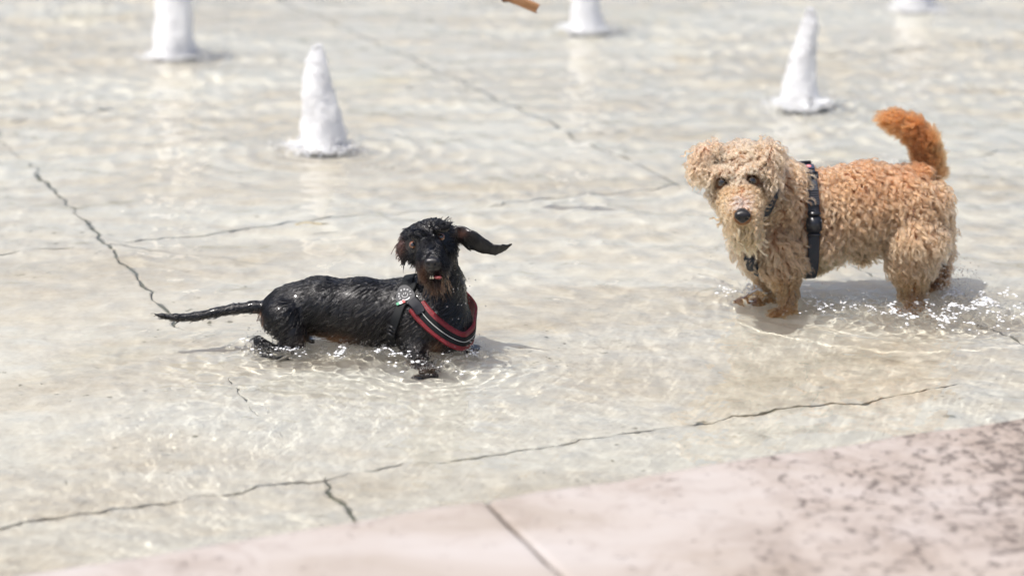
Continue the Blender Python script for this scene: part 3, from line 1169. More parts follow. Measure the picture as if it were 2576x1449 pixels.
    er = [((1136, 590, 4.385), 19), ((1160, 590, 4.375), 23), ((1188, 603, 4.365), 23), ((1214, 619, 4.36), 20), ((1242, 629, 4.355), 14), ((1264, 624, 4.35), 9), ((1288, 614, 4.35), 4)]
    for (a, ra), (b2, rb) in zip(er, er[1:]): c(a, ra, b2, rb, .006, **fl)
    c((1168, 600, 4.372), 12, (1180, 626, 4.368), 5, .006, **fl)
    fl2 = dict(flat=((.55, 1, 0), .32))
    c((1026, 590, 4.375), 18, (1013, 628, 4.365), 18, .008, **fl2)
    c((1013, 628, 4.365), 18, (1016, 672, 4.36), 4.5, .006, **fl2)
    V, Q, N = B.mesh(2)
    bv = bvh_of(V, Q)

    def coat(X):
        x, y = proj(X)
        col = np.tile([.0048, .0047, .0056], (len(X), 1))
        near = (X[:, 1] < 4.475)[:, None]
        n = vnoise(X[:, 0] * 40, X[:, 1] * 40, X[:, 2] * 60, seed=3)[:, None]
        col = lerp(col, (.022, .0155, .011), spot(x, y, 880, 815, 130, 34) * .9 * n)
        col = lerp(col, (.02, .015, .012), spot(x, y, 1060, 830, 60, 50) * .6 * n)
        col = lerp(col, (.16, .075, .035), spot(x, y, 830, 856, 50, 14) * .95)
        col = lerp(col, (.26, .145, .09), spot(x, y, 1097, 873, 15, 13) * .8)
        col = lerp(col, (.05, .05, .042), spot(x, y, 1165, 745, 30, 80) * .6)  # grey-green reflection of sky and pool painted into the neck colour
        mz = (X[:, 1] < 4.355)[:, None]
        col = lerp(col, (.026, .012, .007), np.clip(spot(x, y, 1098, 716, 42, 26) * 1.1, 0, .95) * mz * (.15 + .65 * n))
        col = lerp(col, (.07, .032, .018), spot(x, y, 1060, 690, 14, 22) * .8 * mz)
        col = lerp(col, (.12, .062, .052), spot(x, y, 1008, 622, 10, 20) * .8)
        col = lerp(col, (.12, .06, .045), spot(x, y, 1160, 588, 14, 10) * .6)
        col = lerp(col, (.05, .025, .013), spot(x, y, 1072, 945, 40, 26) * .7)
        col = lerp(col, (.42, .20, .12), spot(x, y, 656, 795, 5, 9) * .9)
        return col
    m_skin = coat_mat('wet_black_coat', .30, .4, .25, (130, 130, 45))
    m_hair = hair_mat('wet_black_hair', .13, .22, .0, 1.36)
    me = mesh_np('dog', V - base, Q, m_skin)
    color_attr(me, coat(V))
    dog = link('dog', me, None, base)
    dog.cycles.is_caustics_receiver = True
    tag(dog, 'wet black wire-haired dog with one ear flung out, wading in the shallow water', 'dog')

    # --- wet coat in short locks
    def region(X):
        x, y = proj(X)
        head = (y < 735) & (x > 1000) & (X[:, 1] < 4.485) & ~((y > 690) & (X[:, 1] > 4.395))
        ear = (x > 1150) & (y < 650)
        muz = head & (X[:, 1] < 4.390) & (y > 625) & ~ear
        tail = (x < 655) & (y < 825)
        return x, y, head, ear, muz, tail

    def wgt(X):
        x, y, head, ear, muz, tail = region(X)
        w = np.ones(len(X))
        w[head] = 2.2
        w[muz] = 2.6
        w[ear] = .5
        w[(x > 1195) & (y < 660)] = 0
        w[X[:, 2] < -.02] = .3
        eye = np.minimum(np.hypot(x - 1039, y - 617), np.hypot(x - 1110, y - 597)) < 18
        nose = (np.hypot(x - 1087, y - 664) < 22) & (X[:, 1] < 4.345)
        mouth = (np.hypot((x - 1100) / 1.6, y - 692) < 10) & (X[:, 1] < 4.345)
        w[(eye | nose | mouth) & (X[:, 1] < 4.415)] = 0
        w[spot(x, y, 656, 795, 8)[:, 0] > .5] = 0
        return w
    ng = 5600
    gr, gn = sample(V, Q, N, ng, rg, wgt)
    x, y, head, ear, muz, tail = region(gr)
    wav = vnoise(gr[:, 0] * 22, gr[:, 2] * 16, gr[:, 1] * 16, seed=12)
    flow = np.tile([-.8, 0, -.55], (ng, 1)) + np.stack([0 * wav, (wav - .5) * .5, (wav - .5) * 1.1], 1)
    hc = P(1085, 620, 4.30)
    flow[head] = unit(gr[head] - hc) * .8 + [0, 0, -.5]
    flow[muz] = np.stack([(gr[muz][:, 0] - hc[0]) * 16, np.full(muz.sum(), .25), np.full(muz.sum(), -1.)], 1)
    flow[ear & (x > 1150)] = [.9, 0, -.35]
    flow[tail] = [-1, 0, -.25]
    L = np.full(ng, .023)
    L[head] = .011
    brow = head & (y < 606) & (y > 560) & (X_lt(gr, 4.400))
    L[brow] = .019
    L[muz] = .016
    L[muz & (y > 682)] = .025
    flow[brow] = unit(gr[brow] - hc) * np.array([1.6, .3, 1]) + [0, -.4, .25]
    L[ear] = .006
    L[tail] = .010
    L *= rg.uniform(.7, 1.25, ng)
    lift = np.full(ng, .13)
    lift[head] = .2
    lift[brow] = .7
    lift[muz] = .35
    K = 7
    gp = guide_paths(gr, gn, flow, L, lift, K, rg.uniform(.0004, .0012, ng), rg.uniform(.3, .8, ng), rg, sag=.35, lay=.85)
    nc = 46000
    cr, cn = sample(V, Q, N, nc, rg, wgt)
    gi = nearest(gr, cr)
    paths = clump(gp, gr, cr, gi, rg.uniform(.75, .97, nc), rg, .0006)
    tint = coat(cr) * (rg.uniform(.7, 1.3, (nc, 1))) + .001
    fur_object('fur', dog, paths, .00032, .00010, tint, m_hair, base)
    # long straggling beard strands dripping from the chin
    nb = 70
    st = np.array([P(rg.uniform(1070, 1128), rg.uniform(690, 722), rg.uniform(4.232, 4.27)) for _ in range(nb)])
    nr = np.tile([0, -1., -.3], (nb, 1))
    fl = np.stack([(st[:, 0] - hc[0]) * 9 + rg.normal(0, .25, nb), np.full(nb, -.15), np.full(nb, -1.)], 1)
    bp = guide_paths(st, unit(nr), fl, rg.uniform(.02, .046, nb), np.full(nb, .35), 8, rg.uniform(.001, .003, nb), rg.uniform(.3, .9, nb), rg, sag=.5)
    fur_object('beard', dog, bp, .0007, .0002, np.tile([.055, .025, .013], (nb, 1)) * rg.uniform(.2, 2.2, (nb, 1)), m_hair, base)

    # --- face
    for ex, ey in ((1039, 617), (1110, 597)):
        h_, n_ = hit(bv, ex, ey)
        r = 10.5 * R
        d = unit(ray(ex, ey))
        e = link('eye', eye_mesh(r, (-d[0] - .05, -d[1], -d[2] + .25), (.20, .070, .026), 'eye'), dog, h_ - base + d * r * .30)
    nc_ = P(1087, 662, 4.222)
    link('nose', nose_mesh(nc_, 19 * R, (0, -1, .12), base), dog)
    # tongue and two small lower teeth
    T = Field(P(1100, 694, 4.245) - .03, P(1100, 694, 4.245) + .03, .0011)
    T.cone(P(1098, 690, 4.262), 8 * R, P(1102, 698, 4.226), 10 * R, .004, flat=((0, .3, 1), .45))
    tv, tq, _ = T.mesh(1)
    link('tongue', mesh_np('tongue', tv - base, tq, simple('tongue', (.32, .075, .075), .25, .6)), dog)
    bm = bmesh.new()
    for tx in (1083, 1089):
        p = P(tx, 697, 4.226)
        r_ = bmesh.ops.create_cone(bm, cap_ends=True, segments=8, radius1=.0022, radius2=.0006, depth=.007)
        bmesh.ops.translate(bm, verts=r_['verts'], vec=Vector(p - base))
    link('tooth', from_bm('tooth', bm, simple('tooth', (.75, .68, .52), .3), True), dog)
    return V, Q, bv, base


def X_lt(X, y):
    return X[:, 1] < y


BV1_V, BV1_Q, BV1, BASE1 = black_dog()


def black_dog_harness():
    R = .000882
    P = deeper(.055, .055)
    m_red, nt, b = new_mat('red_mesh_fabric')
    w = world_vec(nt, (1, 1, 1))
    vo = nt.nodes.new('ShaderNodeTexVoronoi')
    vo.inputs['Scale'].default_value = 330
    nt.links.new(w, vo.inputs['Vector'])
    nt.links.new(ramp(nt, vo.outputs['Distance'], [(.15, (.025, .004, .005)), (.42, (.18, .008, .014))]), b.inputs['Base Color'])
    b.inputs['Roughness'].default_value = .6
    bump(nt, b, vo.outputs['Distance'], .6, .001)
    m_blk = simple('black_webbing', (.008, .009, .010), .65, .2)
    m_patch = simple('black_rubber', (.014, .015, .021), .45, .3)
    m_white = simple('reflective_thread', (.42, .42, .40), .6)
    m_plast = simple('black_plastic', (.014, .014, .015), .3)
    root = tag(empty('dog_harness', BASE1 + [.1, 0, .09]), 'red and black padded harness with a round badge worn by the black dog', 'harness')
    O = np.array(root.location)
    loop = [(1034, 752, 4.34), (1056, 782, 4.32), (1088, 815, 4.30), (1125, 845, 4.285), (1160, 860, 4.285), (1188, 856, 4.31), (1202, 832, 4.36), (1200, 800, 4.41), (1186, 768, 4.445),
            (1150, 735, 4.47), (1100, 716, 4.475), (1060, 712, 4.46), (1036, 722, 4.42), (1028, 736, 4.375)]
    pts = spline([P(*p) for p in loop], 110, True)
    cen = pts.mean(0)
    # settle the loop on the coat, keeping it outside the body
    P2, N2 = [], []
    for p in pts:
        loc, nr, _, dist = BV1.find_nearest(Vector(p))
        loc, nr = np.array(loc), np.array(nr)
        inside = (p - loc).dot(nr) < 0
        g_ = (p - loc).dot(nr)
        q = loc + nr * .004 if (inside or g_ < .02) else p - nr * (g_ - .02) * .3
        P2.append(q)
        N2.append(nr)
    P2, N2 = np.array(P2), np.array(N2)
    for _ in range(14):
        P2 = .5 * P2 + .25 * (np.roll(P2, 1, 0) + np.roll(P2, -1, 0))
        N2 = unit(.5 * N2 + .25 * (np.roll(N2, 1, 0) + np.roll(N2, -1, 0)))
    for i, p in enumerate(P2):
        loc, nr, _, _ = BV1.find_nearest(Vector(p))
        g_ = (p - np.array(loc)).dot(np.array(nr))
        if g_ < .003: P2[i] = np.array(loc) + np.array(nr) * .003
    for _ in range(5): P2 = .5 * P2 + .25 * (np.roll(P2, 1, 0) + np.roll(P2, -1, 0))
    n = len(P2)
    tp = np.ones(n)
    i0, i1 = 5, 71
    link('chest_pad', ribbon('chest_pad', P2[i0:i1] - O, N2[i0:i1], .043, .006, m_red), root)
    link('centre_band', ribbon('centre_band', P2[i0:i1] + N2[i0:i1] * .0066 - O, N2[i0:i1], .021, .0012, m_blk), root)
    back = np.r_[i1 - 3:n, 0:i0 + 3]
    link('neck_band', ribbon('neck_band', P2[back] - O, N2[back], .026, .004, m_blk), root)
    # dashed reflective stitching down the middle of the band
    bm = bmesh.new()
    tang = unit(np.roll(P2, -1, 0) - np.roll(P2, 1, 0))
    fine = spline(P2 + N2 * .0082, n * 3, True)
    fn = unit(spline(N2, n * 3, True))
    ft = unit(np.roll(fine, -1, 0) - np.roll(fine, 1, 0))
    for i in range(24, 3 * n // 2, 2):
        x = ft[i]
        y = unit(np.cross(fn[i], x))
        box_on(bm, fine[i] - O, x, y, fn[i], .0042, .0016, .0008)
    tag(link('stitching', from_bm('stitching', bm, m_white), root), kind='stuff')

    # straps and badge over the near shoulder, found by looking at the coat there
    def surf(px, py, off):
        h_, n_ = hit(BV1, px, py)
        return h_ + n_ * off, n_

    def strap(name, pix, width, thick, mat, off=.004, n_=30, taper=None):
        s_ = [surf(*p, off) for p in pix]
        q = spline([a for a, _ in s_], n_)
        nn = unit(spline([b_ for _, b_ in s_], n_))
        return link(name, ribbon(name, q - O, nn, width, thick, mat, False, taper), root), q, nn
    strap('girth_strap', [(1022, 752), (1008, 776), (998, 804), (990, 834), (986, 862)], .021, .003, m_blk)
    strap('top_strap', [(1040, 716), (1030, 728), (1020, 744)], .030, .004, m_blk)
    # shield-shaped badge
    c0, n0 = surf(1021, 748, .0085)
    toC = unit(np.array([0, 0, CAMH]) - c0)
    n0 = unit(n0 + toC * .6)
    xa = unit(np.cross([0, 0, 1], n0))
    xa = xa if xa[0] > 0 else -xa
    ya = unit(np.cross(n0, xa))
    th = math.radians(20)
    xa, ya = xa * math.cos(th) + ya * math.sin(th), ya * math.cos(th) - xa * math.sin(th)
    sh = [(-.8, -.75), (-.2, -1.0), (.55, -.95), (.98, -.35), (.85, .3), (.45, .95), (-.1, 1.1), (-.5, .85), (-.85, .2), (-1.0, -.35)]
    out = spline(np.array([(a, b_, 0) for a, b_ in sh]), 44, True)
    k = 25 * R
    bm = bmesh.new()
    f_ = [bm.verts.new(Vector(c0 - O + (xa * a + ya * b_) * k + n0 * .002)) for a, b_, _ in out]
    g_ = [bm.verts.new(Vector(c0 - O + (xa * a + ya * b_) * k * 1.06 - n0 * .003)) for a, b_, _ in out]
    bm.faces.new(f_)
    for i in range(44): bm.faces.new((f_[i - 1], g_[i - 1], g_[i], f_[i]))
    badge = link('badge', from_bm('badge', bm, m_patch), root)
    # round emblem: ring of letters, white arc of blocks, little smiling spiral
    bm = bmesh.new()

    def stroke(a, b_, wd):
        a, b_ = np.array(a, float), np.array(b_, float)
        d = b_ - a
        L_ = np.linalg.norm(d)
        if L_ < 1e-9: return
        d /= L_
        x3 = xa * d[0] + ya * d[1]
        y3 = xa * -d[1] + ya * d[0]
        m_ = (a + b_) / 2
        box_on(bm, c0 - O + (xa * m_[0] + ya * m_[1]) + n0 * .0024, x3, y3, n0, L_ + wd * .6, wd, .0006)
    GL = {'T': [((-.5, 1), (.5, 1)), ((0, 1), (0, 0))], 'R': [((-.4, 0), (-.4, 1)), ((-.4, 1), (.3, 1)), ((.3, 1), (.35, .55)), ((.35, .55), (-.4, .5)), ((-.1, .5), (.4, 0))],
          'E': [((-.4, 0), (-.4, 1)), ((-.4, 1), (.4, 1)), ((-.4, .5), (.3, .5)), ((-.4, 0), (.4, 0))], 'P': [((-.4, 0), (-.4, 1)), ((-.4, 1), (.35, 1)), ((.35, 1), (.35, .5)), ((.35, .5), (-.4, .5))],
          'O': [((-.4, .1), (-.4, .9)), ((-.4, .9), (.4, .9)), ((.4, .9), (.4, .1)), ((.4, .1), (-.4, .1))], 'N': [((-.4, 0), (-.4, 1)), ((-.4, 1), (.4, 0)), ((.4, 0), (.4, 1))], 'I': [((0, 0), (0, 1))]}
    rr, hh = 13.2 * R, 3.6 * R
    for i, ch in enumerate('PONTI'):
        a = math.radians(112 - i * 31)
        rad, tan_ = np.array([math.cos(a), math.sin(a)]), np.array([math.sin(a), -math.cos(a)])
        for p, q in GL[ch]:
            stroke(rad * (rr + p[1] * hh) + tan_ * p[0] * hh, rad * (rr + q[1] * hh) + tan_ * q[0] * hh, .00095)
    for i, ch in enumerate('TRE'):
        a = math.radians(205 - i * 26)
        rad, tan_ = np.array([math.cos(a), math.sin(a)]), np.array([math.sin(a), -math.cos(a)])
        for p, q in GL[ch]:
            stroke(rad * (rr + p[1] * hh) + tan_ * p[0] * hh, rad * (rr + q[1] * hh) + tan_ * q[0] * hh, .0009)
    for i in range(3):
        a0, a1 = math.radians(236 + i * 27), math.radians(257 + i * 27)
        stroke((rr * 1.12 * math.cos(a0), rr * 1.12 * math.sin(a0)), (rr * 1.12 * math.cos(a1), rr * 1.12 * math.sin(a1)), .0026)
    ph = [(7.5 * R * math.cos(t), 7.5 * R * math.sin(t)) for t in np.linspace(math.radians(170), math.radians(365), 9)]
    for p, q in zip(ph, ph[1:]): stroke(p, q, .0010)
    stroke((-3 * R, 2 * R), (-1 * R, 5 * R), .0012)
    stroke((2 * R, 2 * R), (4 * R, 5 * R), .0012)
    link('emblem', from_bm('emblem', bm, simple('white_print', (.55, .55, .56), .5)), badge)
    # flag tag: green, white, red
    me_v, me_f = [], []
    ft_o, fn_ = surf(1011, 767, .009)
    fx = unit(xa * 1 + ya * .12)
    fy = unit(np.cross(n0, fx))
    tagm = bpy.data.meshes.new('flag_tag')
    vs, fs = [], []
    for i in range(4):
        for (yy, zz) in ((-1, 0), (1, 0), (1, 1), (-1, 1)):
            vs.append(tuple(ft_o - O + fx * (i / 3 - .5) * 23 * R + fy * yy * 3.6 * R + n0 * zz * .002))
    for i in range(3):
        a, b_ = i * 4, i * 4 + 4
        for k_ in range(4): fs.append((a + k_, a + (k_ + 1) % 4, b_ + (k_ + 1) % 4, b_ + k_))
    fs += [(0, 1, 2, 3), (15, 14, 13, 12)]
    tagm.from_pydata(vs, [], fs)
    for nm, cl in (('green', (.03, .26, .13)), ('white', (.75, .75, .72)), ('red', (.55, .05, .05))): tagm.materials.append(simple('tag_' + nm, cl, .5))
    tagm.polygons.foreach_set('material_index', [0] * 4 + [1] * 4 + [2] * 4 + [0, 2])
    link('flag_tag', tagm, root)
    # rounded rubber keeper at the head of the pad
    strap('keeper', [(1034, 762), (1047, 774), (1060, 789)], .024, .0035, m_patch, .0125, 16, list(1 - .25 * np.linspace(-1, 1, 16) ** 6))
    # slider buckle on the girth strap: frame with two bars
    cb, nb = surf(989, 828, .008)
    ydir = unit(surf(996, 808, .008)[0] - surf(986, 850, .008)[0])
    xdir = unit(np.cross(ydir, nb))
    bm = bmesh.new()
    for sx in (-1, 1): box_on(bm, cb - O + xdir * sx * 11 * R, xdir, ydir, nb, 3 * R, 26 * R, .005, .0008)
    for sy in (-11, 0, 11): box_on(bm, cb - O + ydir * sy * R, xdir, ydir, nb, 20 * R, 4.5 * R, .006, .0008)
    link('buckle', from_bm('buckle', bm, m_plast, True), root)


black_dog_harness()

# ================================================================== the pale curly dog
def curly_dog():
    rg = np.random.default_rng(33)
    P = deeper(.085, .02)
    R = .000967
    base = G(2120, 800) + np.array([0, .06, FLOOR_Z])
    B = Field([P(1700, 800, 4.7)[0], 4.38, FLOOR_Z - .008], [P(2440, 800, 4.9)[0], 5.10, .64], .0042)

    def c(a, ra, b, rb, k=.02, **kw):
        B.cone(P(*a), ra * R, P(*b), rb * R, k, **kw)
    wide = dict(flat=((0, 1, 0), .86))
    c((2025, 552, 4.78), 116, (2165, 522, 4.80), 95, .03, **wide)
    c((2165, 522, 4.80), 95, (2285, 516, 4.82), 86, .03, **wide)
    c((2285, 525, 4.82), 86, (2308, 560, 4.83), 70, .03)
    c((1945, 580, 4.75), 82, (2030, 590, 4.77), 96, .03)
    c((1915, 600, 4.71), 58, (1925, 640, 4.71), 46, .03)
    # near hind leg
    c((2296, 598, 4.775), 74, (2292, 672, 4.765), 48, .02)
    c((2292, 672, 4.765), 46, (2296, 735, 4.775), 31, .014)
    hp = np.array([P(2298, 760, 4.76)[0], 4.76, FLOOR_Z + .03])
    B.cone(P(2296, 735, 4.775), 31 * R, hp, 24 * R, .012)
    B.cone(hp, 25 * R, hp + [-.035, -.03, -.008], 22 * R, .010)
    # far hind leg
    c((2335, 600, 4.90), 50, (2362, 680, 4.93), 26, .02)
    c((2362, 680, 4.93), 25, (2360, 725, 4.94), 20, .012)
    fp = np.array([P(2352, 740, 4.93)[0], 4.94, FLOOR_Z + .028])
    B.cone(P(2360, 725, 4.94), 20 * R, fp, 20 * R, .010)
    B.cone(fp, 22 * R, fp + [-.03, -.02, -.006], 20 * R, .010)
    # front legs
    c((1962, 610, 4.70), 66, (1968, 680, 4.685), 42, .022)
    c((1968, 680, 4.685), 41, (1982, 735, 4.68), 23, .014)
    gp_ = np.array([P(1985, 760, 4.67)[0], 4.73, FLOOR_Z + .028])
    B.cone(P(1982, 735, 4.68), 23 * R, gp_, 20 * R, .010)
    B.cone(gp_, 22 * R, gp_ + [-.03, -.02, -.006], 19 * R, .010)
    c((1925, 640, 4.80), 50, (1935, 715, 4.75), 30, .022)
    gq = G(1925, 786, -.055)
    B.cone(P(1935, 715, 4.75), 28 * R, gq, 25 * R, .012)
    B.cone(gq, 26 * R, gq + [-.045, -.01, -.006], 22 * R, .012)
    # neck and head
    c((2005, 520, 4.755), 92, (1920, 470, 4.68), 72, .03)
    c((1838, 430, 4.63), 52, (1890, 426, 4.63), 53, .02)
    c((1855, 420, 4.64), 50, (1870, 405, 4.66), 42, .02)
    c((1858, 478, 4.585), 50, (1867, 532, 4.50), 33, .02)
    c((1867, 532, 4.50), 33, (1869, 542, 4.47), 24, .012)
    c((1864, 520, 4.56), 46, (1874, 572, 4.51), 25, .02)
    c((1826, 488, 4.60), 34, (1905, 484, 4.61), 34, .02)
    c((1806, 440, 4.575), 20, (1828, 438, 4.562), 15, .012)
    c((1882, 434, 4.562), 15, (1904, 432, 4.575), 20, .012)
    for ex, ey in ((1817, 458), (1892, 454)): B.ball(P(ex, ey, 4.55), 15 * R, .012, sub=True)
    fl = dict(flat=((.35, 1, .2), .40))
    c((1800, 384, 4.63), 22, (1770, 396, 4.61), 25, .006, **fl)
    c((1770, 396, 4.61), 25, (1757, 434, 4.585), 14, .006, **fl)
    fl = dict(flat=((.9, -.6, .2), .42))
    c((1922, 384, 4.64), 24, (1942, 402, 4.600), 27, .006, **fl)
    c((1942, 402, 4.600), 27, (1946, 444, 4.575), 15, .006, **fl)
    # tail curling up and forward
    tl = [((2330, 485, 4.86), 28), ((2338, 440, 4.865), 23), ((2336, 395, 4.87), 21), ((2322, 352, 4.87), 20), ((2294, 324, 4.87), 18), ((2258, 306, 4.87), 14), ((2224, 297, 4.87), 6)]
    for (a, ra), (b2, rb) in zip(tl, tl[1:]): c(a, ra, b2, rb, .010)
    c((2158, 640, 4.77), 14, (2172, 652, 4.765), 10, .012)
    V, Q, N = B.mesh(2)
    bv = bvh_of(V, Q)

    def parts(X):
        x, y = proj(X)
        tail = (x > 2195) & (y < 452) & ((y < 408) | (x > 2308))
        head = (x < 1965) & (X[:, 1] < 4.775) & (y < 620) & ~((y > 560) & (X[:, 1] > 4.685))
        muz = head & (X[:, 1] < 4.66) & (y > 466)
        ear = head & (((x < 1796) & (y < 470)) | ((x > 1928) & (y < 470)))
        leg = (X[:, 2] < .13) & (y > 660) & ((x < 2060) | (x > 2215))
        return x, y, tail, head, muz, ear, leg

    def coat(X):
        x, y, tail, head, muz, ear, leg = parts(X)
        n = vnoise(X[:, 0] * 18, X[:, 1] * 18, X[:, 2] * 18, seed=5)[:, None]
        n2 = vnoise(X[:, 0] * 60, X[:, 1] * 60, X[:, 2] * 60, seed=6)[:, None]
        col = np.tile([.66, .298, .160], (len(X), 1))
        col = lerp(col, (.50, .190, .090), np.clip((600 - y) / 170, 0, 1)[:, None] * (x > 2000)[:, None] * (.5 + .5 * n))
        col = lerp(col, (.73, .425, .265), spot(x, y, 1855, 430, 95, 80) * head[:, None])
        col = lerp(col, (.66, .42, .215), np.clip((y - 610) / 60, 0, 1)[:, None] * ((x > 2040) & (x < 2210))[:, None])
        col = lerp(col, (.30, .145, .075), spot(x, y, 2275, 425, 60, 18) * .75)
        col = lerp(col, (.60, .28, .13), muz[:, None] * .7)
        col = lerp(col, (.60, .36, .19), spot(x, y, 1880, 590, 50, 35) * .6)
        col = lerp(col, (.50, .44, .40), spot(x, y, 1866, 512, 14, 18) * .7)
        wet = np.clip((.125 - X[:, 2]) / .08, 0, 1)[:, None]
        col = lerp(col, (.40, .195, .075), wet * .85)
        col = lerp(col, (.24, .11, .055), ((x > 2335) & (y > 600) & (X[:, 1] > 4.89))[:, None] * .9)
        col = lerp(col, (.12, .05, .028), np.maximum(spot(x, y, 1817, 458, 15, 12), spot(x, y, 1892, 454, 15, 12)) * head[:, None] * .85)
        tcol = lerp(np.tile([.40, .125, .042], (len(X), 1)), (.25, .085, .032), spot(x, y, 2322, 400, 30, 60))
        tcol = lerp(tcol, (.50, .20, .080), spot(x, y, 2355, 380, 18, 70) * .7)
        col = np.where(tail[:, None], tcol, col)
        col = lerp(col, (.16, .07, .03), spot(x, y, 2166, 651, 16, 10) * .7)
        return np.clip(col * (.82 + .36 * n2), .01, .9)
    m_skin = coat_mat('curly_coat_under', .7, .25, 0, (160, 160, 160))
    m_hair = hair_mat('curly_hair', .32, .45, 0.0)
    me = mesh_np('dog', V - base, Q, m_skin)
    color_attr(me, coat(V) * .42)  # body colour darkened to paint shade into the gaps between curls
    dog = link('dog', me, None, base)
    dog.cycles.is_caustics_receiver = True
    tag(dog, 'pale apricot curly-coated dog with raised orange tail, walking through the water', 'dog')

    def wgt(X):
        x, y, tail, head, muz, ear, leg = parts(X)
        w = np.ones(len(X))
        w[X[:, 1] > 4.89] *= .45
        w[head] = 1.9
        w[tail] = 3.0
        w[X[:, 2] < -.01] = .5
        eye = (np.minimum(np.hypot(x - 1817, y - 458), np.hypot(x - 1892, y - 454)) < 16) & head
        nose = (np.hypot(x - 1868, y - 545) < 21) & head & (X[:, 1] < 4.615)
        w[eye | nose] = 0
        return w
    ng = 8200
    gr, gn = sample(V, Q, N, ng, rg, wgt)
    x, y, tail, head, muz, ear, leg = parts(gr)
    w3 = vnoise(gr[:, 0] * 12, gr[:, 1] * 12, gr[:, 2] * 12, seed=15) - .5
    w4 = vnoise(gr[:, 0] * 12 + 50, gr[:, 1] * 12, gr[:, 2] * 12, seed=16) - .5
    flow = np.tile([.45, -.1, -.85], (ng, 1)) + np.stack([w3 * 1.3, 0 * w3, w4 * 1.0], 1) + rg.normal(0, .14, (ng, 3))
    hc = P(1860, 470, 4.60)
    flow[head] = unit(gr[head] - hc) * .9 + [0, 0, -.55] + rg.normal(0, .35, (head.sum(), 3))
    flow[muz] = np.stack([(gr[muz][:, 0] - hc[0]) * 14, np.full(muz.sum(), .15), np.full(muz.sum(), -.8)], 1) + rg.normal(0, .3, (muz.sum(), 3))
    flow[ear] = np.array([-.1, -.1, -1]) + rg.normal(0, .25, (ear.sum(), 3))
    flow[leg] = np.array([0, 0, -1]) + rg.normal(0, .18, (leg.sum(), 3))
    # along the tail towards its tip
    tp = np.array([P(*a[0]) for a in tl])
    ti = np.argmin(((gr[:, None] - tp[None]) ** 2).sum(-1), 1)
    td = unit(np.gradient(tp, axis=0))
    flow[tail] = td[ti[tail]] + rg.normal(0, .35, (tail.sum(), 3))
    L = np.full(ng, .052)
    L[head] = .027
    L[muz] = .021
    L[head & (y > 470) & ~muz] = .018
    L[muz & (y > 545)] = .044
    L[head & (np.minimum(np.hypot(x - 1817, (y - 452) * .8), np.hypot(x - 1892, (y - 448) * .8)) < 34)] = .011
    L[ear] = .036
    L[tail] = .026
    L[leg] = .042
    belly = (x > 2045) & (x < 2215) & (y > 620)
    L[belly] = .030
    strap_ = (np.abs(x - (2024 + (y - 405) * .04)) < 20) & (y > 395) & (y < 660) & ~head
    L[strap_] = .010
    L *= rg.uniform(.75, 1.2, ng)
    rc = rg.uniform(.0027, .0050, ng)
    rc[head] *= .72
    rc[muz] *= .8
    rc[tail] = rg.uniform(.0006, .0015, tail.sum())
    rc[leg] *= .75
    rc[gr[:, 2] < .06] *= .45
    L[gr[:, 2] < .10] *= .55
    rc[belly] *= .6
    turns = rg.uniform(1.3, 2.2, ng)
    turns[tail] = .5
    lift = np.full(ng, .55)
    lift[head] = .7
    lift[tail] = 1.5
    lift[leg] = .35
    lift[strap_] = .1
    K = 15
    gp = guide_paths(gr, gn, flow, L, lift, K, rc, turns, rg, sag=.5, lay=.7)
    nc = 165000
    cr, cn = sample(V, Q, N, nc, rg, wgt)
    gi = nearest(gr, cr)
    cl = np.where(tail[gi], .04, rg.uniform(.42, .90, nc))
    paths = clump(gp, gr, cr, gi, cl, rg, np.where(tail[gi], .0032, .0014)[:, None, None])
    gt = rg.uniform(.78, 1.22, (ng, 1))
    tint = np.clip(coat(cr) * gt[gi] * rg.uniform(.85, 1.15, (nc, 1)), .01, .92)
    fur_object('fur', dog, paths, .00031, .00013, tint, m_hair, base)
    # longer beard locks
    nb = 26
    st, sn = sample(V, Q, N, 4000, rg)
    bx, by = proj(st)
    ok = np.where((by > 555) & (by < 600) & (bx > 1835) & (bx < 1925) & (st[:, 1] < 4.645))[0][:nb]
    st, sn = st[ok], sn[ok]
    fl_ = np.stack([(st[:, 0] - hc[0]) * 5 + .35, np.full(len(st), -.1), np.full(len(st), -1.)], 1)
    gpb = guide_paths(st, sn, fl_, rg.uniform(.045, .075, len(st)), np.full(len(st), .4), 14, rg.uniform(.003, .006, len(st)), rg.uniform(.8, 1.6, len(st)), rg, sag=.6)
    rep = np.repeat(np.arange(len(st)), 26)
    cr2 = st[rep] + rg.normal(0, .004, (len(rep), 3))
    pb = clump(gpb, st, cr2, rep, rg.uniform(.7, .95, len(rep)), rg, .0008)
    fur_object('beard', dog, pb, .00045, .0002, np.tile([.60, .37, .19], (len(rep), 1)) * rg.uniform(.7, 1.2, (len(rep), 1)), m_hair, base)

    for ex, ey in ((1817, 458), (1892, 454)):
        h_, n_ = hit(bv, ex, ey)
        d = unit(ray(ex, ey))
        link('eye', eye_mesh(13 * R, (-d[0], -d[1], -d[2] - .1), (.035, .016, .008), 'eye'), dog, h_ - base + d * 13 * R * -.25)
    nc_ = P(1868, 545, 4.440)
    link('nose', nose_mesh(nc_, 20 * R, (0, -1, -.12), base), dog)
    return V, Q, bv, base


BV2_V, BV2_Q, BV2, BASE2 = curly_dog()


